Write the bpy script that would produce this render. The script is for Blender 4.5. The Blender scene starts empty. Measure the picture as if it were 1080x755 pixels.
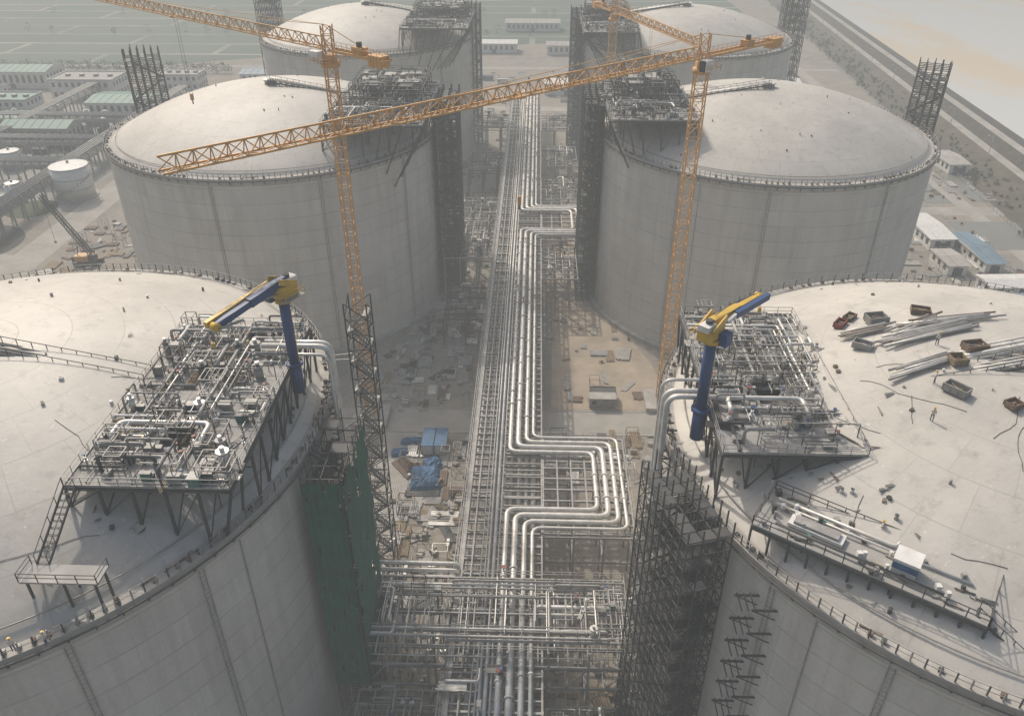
import bpy, math, random
from mathutils import Vector, Matrix
V=Vector
rng=random.Random(7)
scene=bpy.context.scene
COL=scene.collection

# ------------------------------------------------------------------ materials
def newmat(name):
    m=bpy.data.materials.new(name); m.use_nodes=True
    nt=m.node_tree; b=nt.nodes["Principled BSDF"]
    return m,nt,b
def mix(nt,fac,a,b,mode='MIX'):
    n=nt.nodes.new("ShaderNodeMix"); n.data_type='RGBA'; n.blend_type=mode
    for s,v in((0,fac),(6,a),(7,b)):
        if hasattr(v,'is_output'): nt.links.new(v,n.inputs[s])
        elif s==0: n.inputs[0].default_value=v
        else: n.inputs[s].default_value=(*v,1)
    return n.outputs[2]
def ramp(nt,src,lo,hi):
    n=nt.nodes.new("ShaderNodeMapRange"); n.inputs[1].default_value=lo; n.inputs[2].default_value=hi
    nt.links.new(src,n.inputs[0]); return n.outputs[0]
def coord(nt,scale=(1,1,1)):
    g=nt.nodes.new("ShaderNodeNewGeometry"); m=nt.nodes.new("ShaderNodeMapping")
    m.inputs['Scale'].default_value=scale
    nt.links.new(g.outputs['Position'],m.inputs[0]); return m.outputs[0]
def noise(nt,vec,scale,detail=4,rough=.6):
    n=nt.nodes.new("ShaderNodeTexNoise"); n.inputs['Scale'].default_value=scale
    n.inputs['Detail'].default_value=detail; n.inputs['Roughness'].default_value=rough
    nt.links.new(vec,n.inputs['Vector']); return n.outputs['Fac']
def simple(name,c,rough=.6,metal=0,var=.25,scale=.8,dirt=None,detail=3):
    m,nt,b=newmat(name)
    v=coord(nt); f=ramp(nt,noise(nt,v,scale,detail),.3,.7)
    c2=dirt if dirt else tuple(x*(1-var) for x in c)
    out=mix(nt,f,c,c2)
    nt.links.new(out,b.inputs['Base Color'])
    b.inputs['Roughness'].default_value=rough; b.inputs['Metallic'].default_value=metal
    return m
PALN=['silver','dark','steel','white','yellow','blue','green','red','wood','conc','tarp','orange','rust','glass','net','grate','roofblue']
PAL=dict(
 silver=simple('galvanised_pipe',(.68,.67,.64),.42,.25,.35,.6,(.46,.445,.41)),
 dark=simple('dark_scaffold_steel',(.048,.053,.058),.65,.1,.4,.5,(.08,.077,.073)),
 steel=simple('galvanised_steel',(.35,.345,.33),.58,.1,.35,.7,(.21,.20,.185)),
 white=simple('white_paint',(.68,.67,.64),.55,0,.2),
 yellow=simple('yellow_paint',(.64,.40,.03),.5,0,.2,.5,(.43,.29,.06)),
 blue=simple('blue_paint',(.012,.06,.19),.5,0,.3),
 green=simple('green_paint',(.06,.20,.15),.6,0,.3),
 red=simple('red_paint',(.25,.06,.04),.6,0,.3),
 wood=simple('timber',(.28,.21,.13),.8,0,.4,2),
 conc=simple('precast_concrete',(.42,.40,.365),.85,0,.3,.4),
 tarp=simple('blue_tarpaulin',(.035,.13,.27),.6,0,.5,1.2),
 orange=simple('orange_paint',(.60,.31,.08),.55,0,.25,.5,(.44,.25,.09)),
 rust=simple('rusty_steel',(.19,.125,.085),.8,0,.4,1.),
 glass=simple('dark_glass',(.03,.04,.05),.15),
 net=simple('green_netting',(.015,.125,.085),.85,0,.5,.5,(.025,.075,.055)),
 grate=simple('deck_grating',(.36,.35,.33),.8,.05,.35,.35,(.24,.235,.22),6),
 roofblue=simple('faded_blue_roof',(.16,.24,.31),.6,0,.3,.2),
)
def PI(k): return PALN.index(k)

# ------------------------------------------------------------------ mesh builder
class MB:
    def __init__(s): s.v=[];s.f=[];s.m=[];s.s=[]
    def add(s,vs,fs,m,sm=False):
        o=len(s.v); s.v.extend(vs)
        for f in fs: s.f.append(tuple(i+o for i in f))
        k=PI(m) if isinstance(m,str) else m
        s.m.extend([k]*len(fs)); s.s.extend([sm]*len(fs))
    def beam(s,a,b,w=.2,m='steel',h=None):
        a=V(a);b=V(b);d=b-a
        if d.length<1e-4:return
        d.normalize()
        up=V((0,0,1)) if abs(d.z)<.98 else V((0,1,0))
        x=d.cross(up).normalized(); y=x.cross(d)
        h=h or w; x=x*(w/2); y=y*(h/2)
        vs=[a-x-y,a+x-y,a+x+y,a-x+y,b-x-y,b+x-y,b+x+y,b-x+y]
        s.add(vs,[(0,1,2,3),(7,6,5,4),(0,4,5,1),(1,5,6,2),(2,6,7,3),(3,7,4,0)],m)
    def box(s,x0,x1,y0,y1,z0,z1,m='steel',rot=0):
        cx,cy=(x0+x1)/2,(y0+y1)/2;c,sn=math.cos(rot),math.sin(rot)
        vs=[]
        for z in(z0,z1):
            for x,y in((x0,y0),(x1,y0),(x1,y1),(x0,y1)):
                dx,dy=x-cx,y-cy; vs.append(V((cx+dx*c-dy*sn,cy+dx*sn+dy*c,z)))
        s.add(vs,[(3,2,1,0),(4,5,6,7),(0,1,5,4),(1,2,6,5),(2,3,7,6),(3,0,4,7)],m)
    def tube(s,pts,r,m='silver',n=8,cap=True,closed=False):
        pts=[V(p) for p in pts];L=len(pts);vs=[];prev=None
        for i,p in enumerate(pts):
            if closed: t=(pts[(i+1)%L]-pts[i-1])
            elif i==0:t=pts[1]-p
            elif i==L-1:t=p-pts[i-1]
            else:t=(pts[i+1]-p).normalized()+(p-pts[i-1]).normalized()
            t.normalize()
            if prev is None:
                up=V((0,0,1)) if abs(t.z)<.9 else V((1,0,0))
                x=t.cross(up).normalized()
            else:
                x=(prev-t*prev.dot(t))
                x=x.normalized() if x.length>1e-5 else prev
            prev=x;y=t.cross(x)
            for k in range(n):
                a=2*math.pi*k/n; vs.append(p+x*(r*math.cos(a))+y*(r*math.sin(a)))
        fs=[]
        for i in range(L if closed else L-1):
            j=(i+1)%L
            for k in range(n):
                k2=(k+1)%n; fs.append((i*n+k,i*n+k2,j*n+k2,j*n+k))
        s.add(vs,fs,m,True)
        if cap and not closed:
            o=len(s.v)-len(vs)
            s.f.append(tuple(o+k for k in reversed(range(n))));s.f.append(tuple(o+(L-1)*n+k for k in range(n)))
            q=PI(m); s.m+=[q,q]; s.s+=[False,False]
    def pipe(s,pts,r,m='silver',bend=None,n=10):
        pts=[V(p) for p in pts]; bend=bend or 3*r; out=[pts[0]]
        for i in range(1,len(pts)-1):
            p=pts[i];a=(pts[i-1]-p);b=(pts[i+1]-p)
            q=min(bend,a.length*.45,b.length*.45)
            A=p+a.normalized()*q;B=p+b.normalized()*q
            for k in range(6):
                t=k/5; out.append(A*(1-t)**2+p*2*t*(1-t)+B*t*t)
        out.append(pts[-1]); s.tube(out,r,m,n)
    def cyl(s,x,y,z0,z1,r,m='steel',n=14): s.tube([(x,y,z0),(x,y,z1)],r,m,n)
    def obj(s,name,parent=None,loc=(0,0,0)):
        me=bpy.data.meshes.new(name); me.from_pydata([tuple(v) for v in s.v],[],s.f)
        for k in PALN: me.materials.append(PAL[k])
        me.polygons.foreach_set('material_index',s.m); me.polygons.foreach_set('use_smooth',s.s); me.update()
        o=bpy.data.objects.new(name,me); COL.objects.link(o); o.location=loc
        if parent:o.parent=parent
        return o
    def lattice(s,A,B,w,h,n,t,m,t2=None,taper=1,tri=False):
        A=V(A);B=V(B);d=(B-A).normalized();t2=t2 or t*.6
        up=V((0,0,1)) if abs(d.z)<.9 else V((0,1,0))
        x=d.cross(up).normalized();y=x.cross(d).normalized()
        rings=[]
        for i in range(n+1):
            k=i/n;c=A.lerp(B,k);q=1+(taper-1)*k
            if tri: rings.append([c-x*w/2,c+x*w/2,c+y*h*q])
            else: rings.append([c-x*w*q/2-y*h*q/2,c+x*w*q/2-y*h*q/2,c+x*w*q/2+y*h*q/2,c-x*w*q/2+y*h*q/2])
        K=len(rings[0])
        for j in range(K):
            s.beam(rings[0][j],rings[-1][j],t,m)
        for i in range(n):
            for j in range(K):
                s.beam(rings[i][j],rings[i][(j+1)%K],t2,m)
                a,b=(j,(j+1)%K) if i%2 else ((j+1)%K,j)
                s.beam(rings[i][a],rings[i+1][b],t2,m)
        return rings
    def rail(s,pts,h=1.15,m='steel',t=.07,step=1.8):
        for a,b in zip(pts[:-1],pts[1:]):
            a=V(a);b=V(b);n=max(1,int((b-a).length/step))
            for k in range(n+1):
                p=a.lerp(b,k/n); s.beam(p,p+V((0,0,h)),t,m)
            for q in(.55,1.): s.beam(a+V((0,0,h*q)),b+V((0,0,h*q)),t,m)
    def stairs(s,a,b,w=1.2,m='steel'):
        a=V(a);b=V(b);d=(b-a);hd=V((d.x,d.y,0)).normalized();side=V((-hd.y,hd.x,0))*(w/2)
        for q in(-1,1):
            s.beam(a+side*q,b+side*q,.1,m,.3); s.beam(a+side*q+V((0,0,1.1)),b+side*q+V((0,0,1.1)),.06,m)
            for k in range(5):
                p=a.lerp(b,k/4)+side*q; s.beam(p,p+V((0,0,1.1)),.06,m)
        n=max(2,int(abs(d.z)/.3))
        for k in range(n+1):
            p=a.lerp(b,k/n); s.beam(p-side,p+side,.28,m,.05)
def empty(name,loc=(0,0,0)):
    e=bpy.data.objects.new(name,None); COL.objects.link(e); e.location=loc; e.empty_display_size=2; return e

# ------------------------------------------------------------------ world, sun, camera
SUN_EL=math.radians(45); SUN_AZ=math.radians(33)   # azimuth measured from +Y towards -X
w=bpy.data.worlds.new("World"); scene.world=w; w.use_nodes=True
nt=w.node_tree; bg=nt.nodes['Background']; sky=nt.nodes.new("ShaderNodeTexSky")
sky.sky_type='NISHITA'; sky.sun_disc=False; sky.sun_elevation=SUN_EL; sky.sun_rotation=-SUN_AZ
sky.dust_density=6; sky.air_density=1.3; sky.ozone_density=.6
nt.links.new(sky.outputs[0],bg.inputs[0]); bg.inputs[1].default_value=.15
sd=bpy.data.lights.new("sun","SUN"); sd.energy=3.2; sd.angle=math.radians(1.5); sd.color=(1,.93,.83)
so=bpy.data.objects.new("sun",sd); COL.objects.link(so)
dirn=V((-math.sin(SUN_AZ)*math.cos(SUN_EL),math.cos(SUN_AZ)*math.cos(SUN_EL),math.sin(SUN_EL)))
so.rotation_euler=(-dirn).to_track_quat('-Z','Y').to_euler(); so.location=dirn*300
cam=bpy.data.cameras.new("camera"); co=bpy.data.objects.new("camera",cam); COL.objects.link(co)
co.location=(3.3,0,109.55); co.rotation_euler=(math.radians(57.84),0,math.radians(1.7))
cam.lens=27.93; cam.sensor_width=36; cam.clip_start=.5; cam.clip_end=20000
scene.camera=co
try:
    scene.view_settings.view_transform='Standard'; scene.view_settings.look='None'; scene.view_settings.exposure=0
except Exception: pass

# haze: absorbing layer over the site, glowing by itself in place of sunlit air
SIG=.00108
hm=bpy.data.materials.new("emissive_haze"); hm.use_nodes=True; hn=hm.node_tree; hn.nodes.clear()
o=hn.nodes.new("ShaderNodeOutputMaterial"); va=hn.nodes.new("ShaderNodeVolumeAbsorption"); em=hn.nodes.new("ShaderNodeEmission"); ad=hn.nodes.new("ShaderNodeAddShader")
va.inputs['Color'].default_value=(0,0,0,1); va.inputs['Density'].default_value=SIG
em.inputs['Color'].default_value=(.455,.46,.445,1); em.inputs['Strength'].default_value=SIG  # even glow replaces scattered sunlight and also fills the shaded walls
hn.links.new(va.outputs[0],ad.inputs[0]); hn.links.new(em.outputs[0],ad.inputs[1]); hn.links.new(ad.outputs[0],o.inputs['Volume'])
hb=MB(); hb.box(-5000,5000,-400,6000,-30,140)
ho=hb.obj("glowing_haze_layer"); ho.data.materials.clear(); ho.data.materials.append(hm)
ho.data.polygons.foreach_set('material_index',[0]*6)

# ------------------------------------------------------------------ ground
def sheet(name,poly,z,mat):
    me=bpy.data.meshes.new(name); me.from_pydata([(x,y,z) for x,y in poly],[],[tuple(range(len(poly)))]); me.materials.append(mat)
    ob=bpy.data.objects.new(name,me); COL.objects.link(ob); return ob
def groundmat():
    m,nt,b=newmat("site_soil"); v=coord(nt)
    a=ramp(nt,noise(nt,v,.02,6),.38,.62); c=ramp(nt,noise(nt,v,.12,8,.7),.35,.65); d=ramp(nt,noise(nt,v,.9,6,.7),.3,.75)
    x=mix(nt,a,(.29,.25,.20),(.18,.17,.155)); x=mix(nt,c,x,(.34,.305,.255)); y=mix(nt,d,x,(.14,.127,.11))
    x=mix(nt,.65,x,y)
    nt.links.new(x,b.inputs['Base Color']); b.inputs['Roughness'].default_value=.95
    bp=nt.nodes.new("ShaderNodeBump"); bp.inputs['Strength'].default_value=.6; bp.inputs['Distance'].default_value=.5
    nt.links.new(noise(nt,v,.7,8,.7),bp.inputs['Height']); nt.links.new(bp.outputs[0],b.inputs['Normal'])
    return m
sheet("ground",[(-6000,-600),(6000,-600),(6000,7000),(-6000,7000)],0,groundmat())
road=simple("concrete_pavement",(.38,.355,.32),.9,0,.3,.12,(.25,.235,.205),8)
sand=simple("sand",(.42,.345,.26),.95,0,.3,.15,(.27,.225,.17),8)
fieldm,nt,b=newmat("paddy_fields")
v=coord(nt); br=nt.nodes.new("ShaderNodeTexBrick"); nt.links.new(v,br.inputs[0])
br.inputs['Scale'].default_value=1; br.inputs['Brick Width'].default_value=140; br.inputs['Row Height'].default_value=34; br.inputs['Mortar Size'].default_value=2.2
br.inputs['Color1'].default_value=(.02,.055,.035,1); br.inputs['Color2'].default_value=(.075,.11,.07,1); br.inputs['Mortar'].default_value=(.24,.23,.19,1)
x=mix(nt,ramp(nt,noise(nt,v,.01,5),.4,.65),br.outputs[0],(.05,.085,.06)); nt.links.new(x,b.inputs['Base Color']); b.inputs['Roughness'].default_value=.8
sheet("farm_fields",[(-3000,520),(-255,500),(-120,560),(175,620),(185,3000),(120,6500),(-5000,6500)],.03,fieldm)
seam,nt,b=newmat("sea_water"); v=coord(nt,(1,.35,1))
f=ramp(nt,noise(nt,v,.008,7,.68),.49,.6)
x=mix(nt,f,(.60,.60,.58),(.66,.52,.35)); nt.links.new(x,b.inputs['Base Color']); b.inputs['Roughness'].default_value=.22
bp=nt.nodes.new("ShaderNodeBump"); bp.inputs['Strength'].default_value=.25; bp.inputs['Distance'].default_value=.3
nt.links.new(noise(nt,coord(nt),.25,4),bp.inputs['Height']); nt.links.new(bp.outputs[0],b.inputs['Normal'])
def wx(y): return 224+.075*(y-366)
sheet("sea",[(wx(-300),-300),(5900,-300),(5900,6500),(wx(6500),6500)],.06,seam)
dikem=simple("riprap_rock",(.07,.06,.045),.95,0,.5,.35,(.028,.024,.02),8)
vergem=simple("dry_scrub",(.12,.10,.07),.95,0,.5,.1,(.055,.052,.034),8)
prof=[(-44,.0),(-30,.6),(-24,2.2),(-20,2.4),(-15,5.2),(-11,5.3),(4,0)]
ys=list(range(-300,6500,200)); vs_=[];fs_=[]
for y in ys:
    for dx,z in prof: vs_.append(V((wx(y)+dx,y,z)))
P=len(prof)
for i in range(len(ys)-1):
    for j in range(P-1): fs_.append((i*P+j,i*P+j+1,(i+1)*P+j+1,(i+1)*P+j))
me=bpy.data.meshes.new("seawall"); me.from_pydata([tuple(a) for a in vs_],[],fs_)
me.materials.append(dikem); me.materials.append(road); me.materials.append(vergem)
for i,p in enumerate(me.polygons):
    k=i%(P-1); p.material_index={0:2,1:2,2:1,3:0,4:1,5:0}[k]
sw=bpy.data.objects.new("seawall",me); COL.objects.link(sw)
def strip(name,x0,x1,y0,y1,z,mat): return sheet(name,[(x0,y0),(x1,y0),(x1,y1),(x0,y1)],z,mat)
strip("cross_road",-150,150,142.5,151,.02,road)
strip("cross_road",-150,180,276,284,.02,road)
strip("cross_road",-250,184,412,420,.02,road)
strip("cross_road",-300,186,506,512,.04,road)
strip("perimeter_road",-166,-154,180,500,.028,road)
strip("perimeter_road",160,166,100,620,.028,road)
sheet("access_road",[(-166,215),(-166,232),(-260,262),(-330,262),(-330,250),(-255,246)],.036,road)
sheet("sandy_yard",[(8,152),(36,152),(34,172),(22,205),(9,207)],.012,sand)
sheet("sandy_yard",[(-36,152),(-13,152),(-12,172),(-20,176),(-34,166)],.012,simple("compacted_dirt",(.31,.28,.235),.95,0,.3,.2,(.2,.18,.15),8))
sheet("sandy_yard",[(7,215),(20,222),(22,260),(8,272)],.012,sand)
strip("site_track",-30,-22,100,142,.014,road)
strip("concrete_apron",-240,-170,270,420,.014,simple("apron",(.30,.295,.27),.9,0,.25,.05))
kb=MB()
for y in(142.3,151.2,275.8,284.2): kb.box(-150,150,y-.15,y+.15,0,.14,'conc')
kb.obj("kerb")

# ------------------------------------------------------------------ tanks
RT=43.;HT=48.;RISE=10.8;RD=41.4
RS=(RD*RD+RISE*RISE)/(2*RISE)
def domez(r):
    if r>RD: return HT+.3
    return HT+.3+RISE-RS+math.sqrt(RS*RS-r*r)
def polar(nt,rad):
    tc=nt.nodes.new("ShaderNodeTexCoord"); sp=nt.nodes.new("ShaderNodeSeparateXYZ"); nt.links.new(tc.outputs['Object'],sp.inputs[0])
    at=nt.nodes.new("ShaderNodeMath"); at.operation='ARCTAN2'; nt.links.new(sp.outputs[1],at.inputs[0]); nt.links.new(sp.outputs[0],at.inputs[1])
    mu=nt.nodes.new("ShaderNodeMath"); mu.operation='MULTIPLY'; nt.links.new(at.outputs[0],mu.inputs[0]); mu.inputs[1].default_value=rad
    return tc,sp,mu.outputs[0]
def comb(nt,a,b,c=None):
    n=nt.nodes.new("ShaderNodeCombineXYZ"); nt.links.new(a,n.inputs[0]); nt.links.new(b,n.inputs[1])
    if c: nt.links.new(c,n.inputs[2])
    return n.outputs[0]
wallm,nt,b=newmat("cast_concrete_wall"); tc,sp,arc=polar(nt,43.)
vec=comb(nt,arc,sp.outputs[2])
oi=nt.nodes.new("ShaderNodeObjectInfo")
br=nt.nodes.new("ShaderNodeTexBrick"); nt.links.new(vec,br.inputs[0]); br.offset=0
br.inputs['Scale'].default_value=1; br.inputs['Brick Width'].default_value=5.628; br.inputs['Row Height'].default_value=3.8; br.inputs['Mortar Size'].default_value=.05; br.inputs['Mortar Smooth'].default_value=.4
br.inputs['Color1'].default_value=(.60,.57,.52,1); br.inputs['Color2'].default_value=(.52,.495,.45,1); br.inputs['Mortar'].default_value=(.44,.415,.375,1)
br2=nt.nodes.new("ShaderNodeTexBrick"); nt.links.new(vec,br2.inputs[0]); br2.offset=0
br2.inputs['Scale'].default_value=1; br2.inputs['Brick Width'].default_value=400; br2.inputs['Row Height'].default_value=3.8; br2.inputs['Mortar Size'].default_value=.12
br2.inputs['Color1'].default_value=(1,1,1,1); br2.inputs['Color2'].default_value=(.88,.88,.88,1); br2.inputs['Mortar'].default_value=(.66,.66,.66,1)
x=mix(nt,1.,br.outputs[0],br2.outputs[0],'MULTIPLY')
mp=nt.nodes.new("ShaderNodeMapping"); nt.links.new(vec,mp.inputs[0]); mp.inputs['Scale'].default_value=(.55,.035,1)
cz=nt.nodes.new("ShaderNodeCombineXYZ"); mz=nt.nodes.new("ShaderNodeMath"); mz.operation='MULTIPLY'; mz.inputs[1].default_value=50; nt.links.new(oi.outputs['Random'],mz.inputs[0]); nt.links.new(mz.outputs[0],cz.inputs[2]); nt.links.new(cz.outputs[0],mp.inputs['Location'])
st=ramp(nt,noise(nt,mp.outputs[0],1,6,.65),.42,.7)
stm=nt.nodes.new("ShaderNodeMath"); stm.operation='MULTIPLY'; stm.inputs[1].default_value=.8; nt.links.new(st,stm.inputs[0])
x=mix(nt,stm.outputs[0],x,(.35,.33,.295))
x=mix(nt,ramp(nt,noise(nt,vec,.07,5),.42,.8),x,(.62,.595,.55))
g=ramp(nt,noise(nt,vec,2.,6,.7),.3,.8); x2=mix(nt,.28,x,mix(nt,g,(.62,.60,.55),(.3,.285,.26)))
nt.links.new(x2,b.inputs['Base Color']); b.inputs['Roughness'].default_value=.9
domem,nt,b=newmat("dusty_dome_roof"); tc,sp,arc=polar(nt,40.)
ln=nt.nodes.new("ShaderNodeVectorMath"); ln.operation='LENGTH'
fl=comb(nt,sp.outputs[0],sp.outputs[1]); nt.links.new(fl,ln.inputs[0])
vec=comb(nt,arc,ln.outputs['Value'])
oi=nt.nodes.new("ShaderNodeObjectInfo"); mz=nt.nodes.new("ShaderNodeMath"); mz.operation='MULTIPLY'; mz.inputs[1].default_value=300; nt.links.new(oi.outputs['Random'],mz.inputs[0])
fl=comb(nt,sp.outputs[0],sp.outputs[1],mz.outputs[0])
br=nt.nodes.new("ShaderNodeTexBrick"); nt.links.new(vec,br.inputs[0]); br.offset=.5
br.inputs['Scale'].default_value=1; br.inputs['Brick Width'].default_value=10.47; br.inputs['Row Height'].default_value=6.; br.inputs['Mortar Size'].default_value=.08
br.inputs['Color1'].default_value=(.52,.49,.44,1); br.inputs['Color2'].default_value=(.475,.45,.405,1); br.inputs['Mortar'].default_value=(.38,.36,.32,1)
x=br.outputs[0]
f1=ramp(nt,noise(nt,fl,.06,7,.68),.38,.68); x=mix(nt,f1,x,(.37,.35,.315))
f2=ramp(nt,noise(nt,fl,.5,8,.75),.53,.75); x=mix(nt,f2,x,(.29,.27,.24))
f3=ramp(nt,noise(nt,fl,1.6,4,.6),.66,.74); x=mix(nt,f3,x,(.60,.57,.52))
nt.links.new(x,b.inputs['Base Color']); b.inputs['Roughness'].default_value=.58
bp=nt.nodes.new("ShaderNodeBump"); bp.inputs['Strength'].default_value=.3; bp.inputs['Distance'].default_value=.2
nt.links.new(noise(nt,fl,.6,6,.7),bp.inputs['Height']); nt.links.new(bp.outputs[0],b.inputs['Normal'])

def lathe(name,prof,seg,mat,smooth=True):
    vs=[];fs=[]
    for r,z in prof:
        for k in range(seg):
            a=2*math.pi*k/seg; vs.append((r*math.cos(a),r*math.sin(a),z))
    for i in range(len(prof)-1):
        for k in range(seg):
            k2=(k+1)%seg; fs.append((i*seg+k,i*seg+k2,(i+1)*seg+k2,(i+1)*seg+k))
    me=bpy.data.meshes.new(name); me.from_pydata(vs,[],fs); me.materials.append(mat)
    if smooth: me.polygons.foreach_set('use_smooth',[True]*len(fs))
    return me
SEG=288
me_wall=lathe("wall",[(RT,0),(RT,HT-1.6)],SEG,wallm)
me_ring=lathe("ring_beam",[(RT+.02,HT-1.6),(RT+.3,HT-1.6),(RT+.3,HT),(RT-1.3,HT),(RT-1.3,HT-.2)],SEG,PAL['conc'],False)
me_foot=lathe("base_slab",[(RT+1.5,0),(RT+1.5,1.),(RT-.3,1.)],SEG,PAL['conc'],False)
dprof=[(RD+.5,HT-.1),(RD,HT+.3)]
for i in range(1,15):
    r=RD*(1-i/15); dprof.append((r,domez(r)))
dprof.append((.3,HT+.3+RISE))
me_dome=lathe("dome_roof",dprof,192,domem)
def rimmesh(seed):
    rb=MB(); r2=random.Random(seed)
    for k in range(216):
        a=2*math.pi*k/216;x,y=math.cos(a),math.sin(a)
        r=RT+.1
        rb.beam((r*x,r*y,HT),(r*x,r*y,HT+1.25),.12,'dark' if k%2 else 'steel')
        q=r2.random()
        if q<.5: rb.box((RT-.4)*x-.22,(RT-.4)*x+.22,(RT-.4)*y-.22,(RT-.4)*y+.22,HT,HT+r2.uniform(.2,.6),r2.choice(['dark','steel','dark','rust']),a)
        if k%2: rb.beam(((RT+.3)*x,(RT+.3)*y,HT-1.2),((RT+.8)*x,(RT+.8)*y,HT-.5),.14,'dark')
        if r2.random()<.14:
            b_=a+r2.uniform(-.02,.03); rb.beam(((RT-.7)*x,(RT-.7)*y,HT+.15),((RT-1)*math.cos(b_+.04),(RT-1)*math.sin(b_+.04),HT+.2),.14,r2.choice(['wood','rust','steel']))
    for h in(.6,1.2):
        rb.tube([((RT+.1)*math.cos(2*math.pi*k/144),(RT+.1)*math.sin(2*math.pi*k/144),HT+h) for k in range(144)],.045,'steel',5,closed=True)
    rb.tube([((RT+.8)*math.cos(2*math.pi*k/144),(RT+.8)*math.sin(2*math.pi*k/144),HT-.4) for k in range(144)],.12,'dark',6,closed=True)
    rb.tube([((RD-.9)*math.cos(2*math.pi*k/144),(RD-.9)*math.sin(2*math.pi*k/144),domez(RD-.9)+.3) for k in range(144)],.09,'steel',6,closed=True)
    rb.cyl(0,0,HT+RISE,HT+RISE+1.2,1.6,'steel',20); rb.cyl(0,0,HT+RISE+1.2,HT+RISE+1.5,1.9,'silver',20)
    for k in range(26):
        a=r2.uniform(0,6.283);r=r2.uniform(10,40); z=domez(r)
        q=r2.uniform(.1,.2); rb.cyl(r*math.cos(a),r*math.sin(a),z-.2,z+r2.uniform(.2,.6),q,r2.choice(['steel','white','dark','conc']),8)
    o_=rb.obj("tmp"); m_=o_.data; bpy.data.objects.remove(o_); return m_
rims=[rimmesh(3),rimmesh(4)]
S=65.3;X0=-1.6;Y1,Y2,Y3=82.,214.7,349.
TK=[]
for ti,(sx,yy,seams) in enumerate(((-1,Y1,(-34,-52)),(1,Y1,(215,232)),(-1,Y2,(-62,-95,-30)),(1,Y2,(-128,-62,-100)),(-1,Y3,(-70,-40)),(1,Y3,(-120,)))):
    e=empty("storage_tank",(X0+sx*S,yy,0))
    for n,me in(("wall",me_wall),("ring_beam",me_ring),("base_slab",me_foot),("dome_roof",me_dome),("rim_handrail",rims[ti%2])):
        ob=bpy.data.objects.new(n,me); COL.objects.link(ob); ob.parent=e
    pm=MB()
    for a in seams:
        a=math.radians(a);x,y=math.cos(a),math.sin(a);tx,ty=-y,x
        for q in(-.28,.28):
            pm.beam(((RT+.16)*x+tx*q,(RT+.16)*y+ty*q,1),((RT+.16)*x+tx*q,(RT+.16)*y+ty*q,HT-1.6),.1,'steel')
        for k in range(70):
            z=1.5+k*.65; pm.beam(((RT+.16)*x-tx*.28,(RT+.16)*y-ty*.28,z),((RT+.16)*x+tx*.28,(RT+.16)*y+ty*.28,z),.06,'silver')
    for a in [s+7 for s in seams[:1]]:
        a=math.radians(a); pm.beam(((RT+.1)*math.cos(a),(RT+.1)*math.sin(a),1),((RT+.1)*math.cos(a),(RT+.1)*math.sin(a),HT-1.6),.1,'steel')
    pm.obj("wall_ladder",e)
    TK.append((X0+sx*S,yy,sx))

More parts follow.
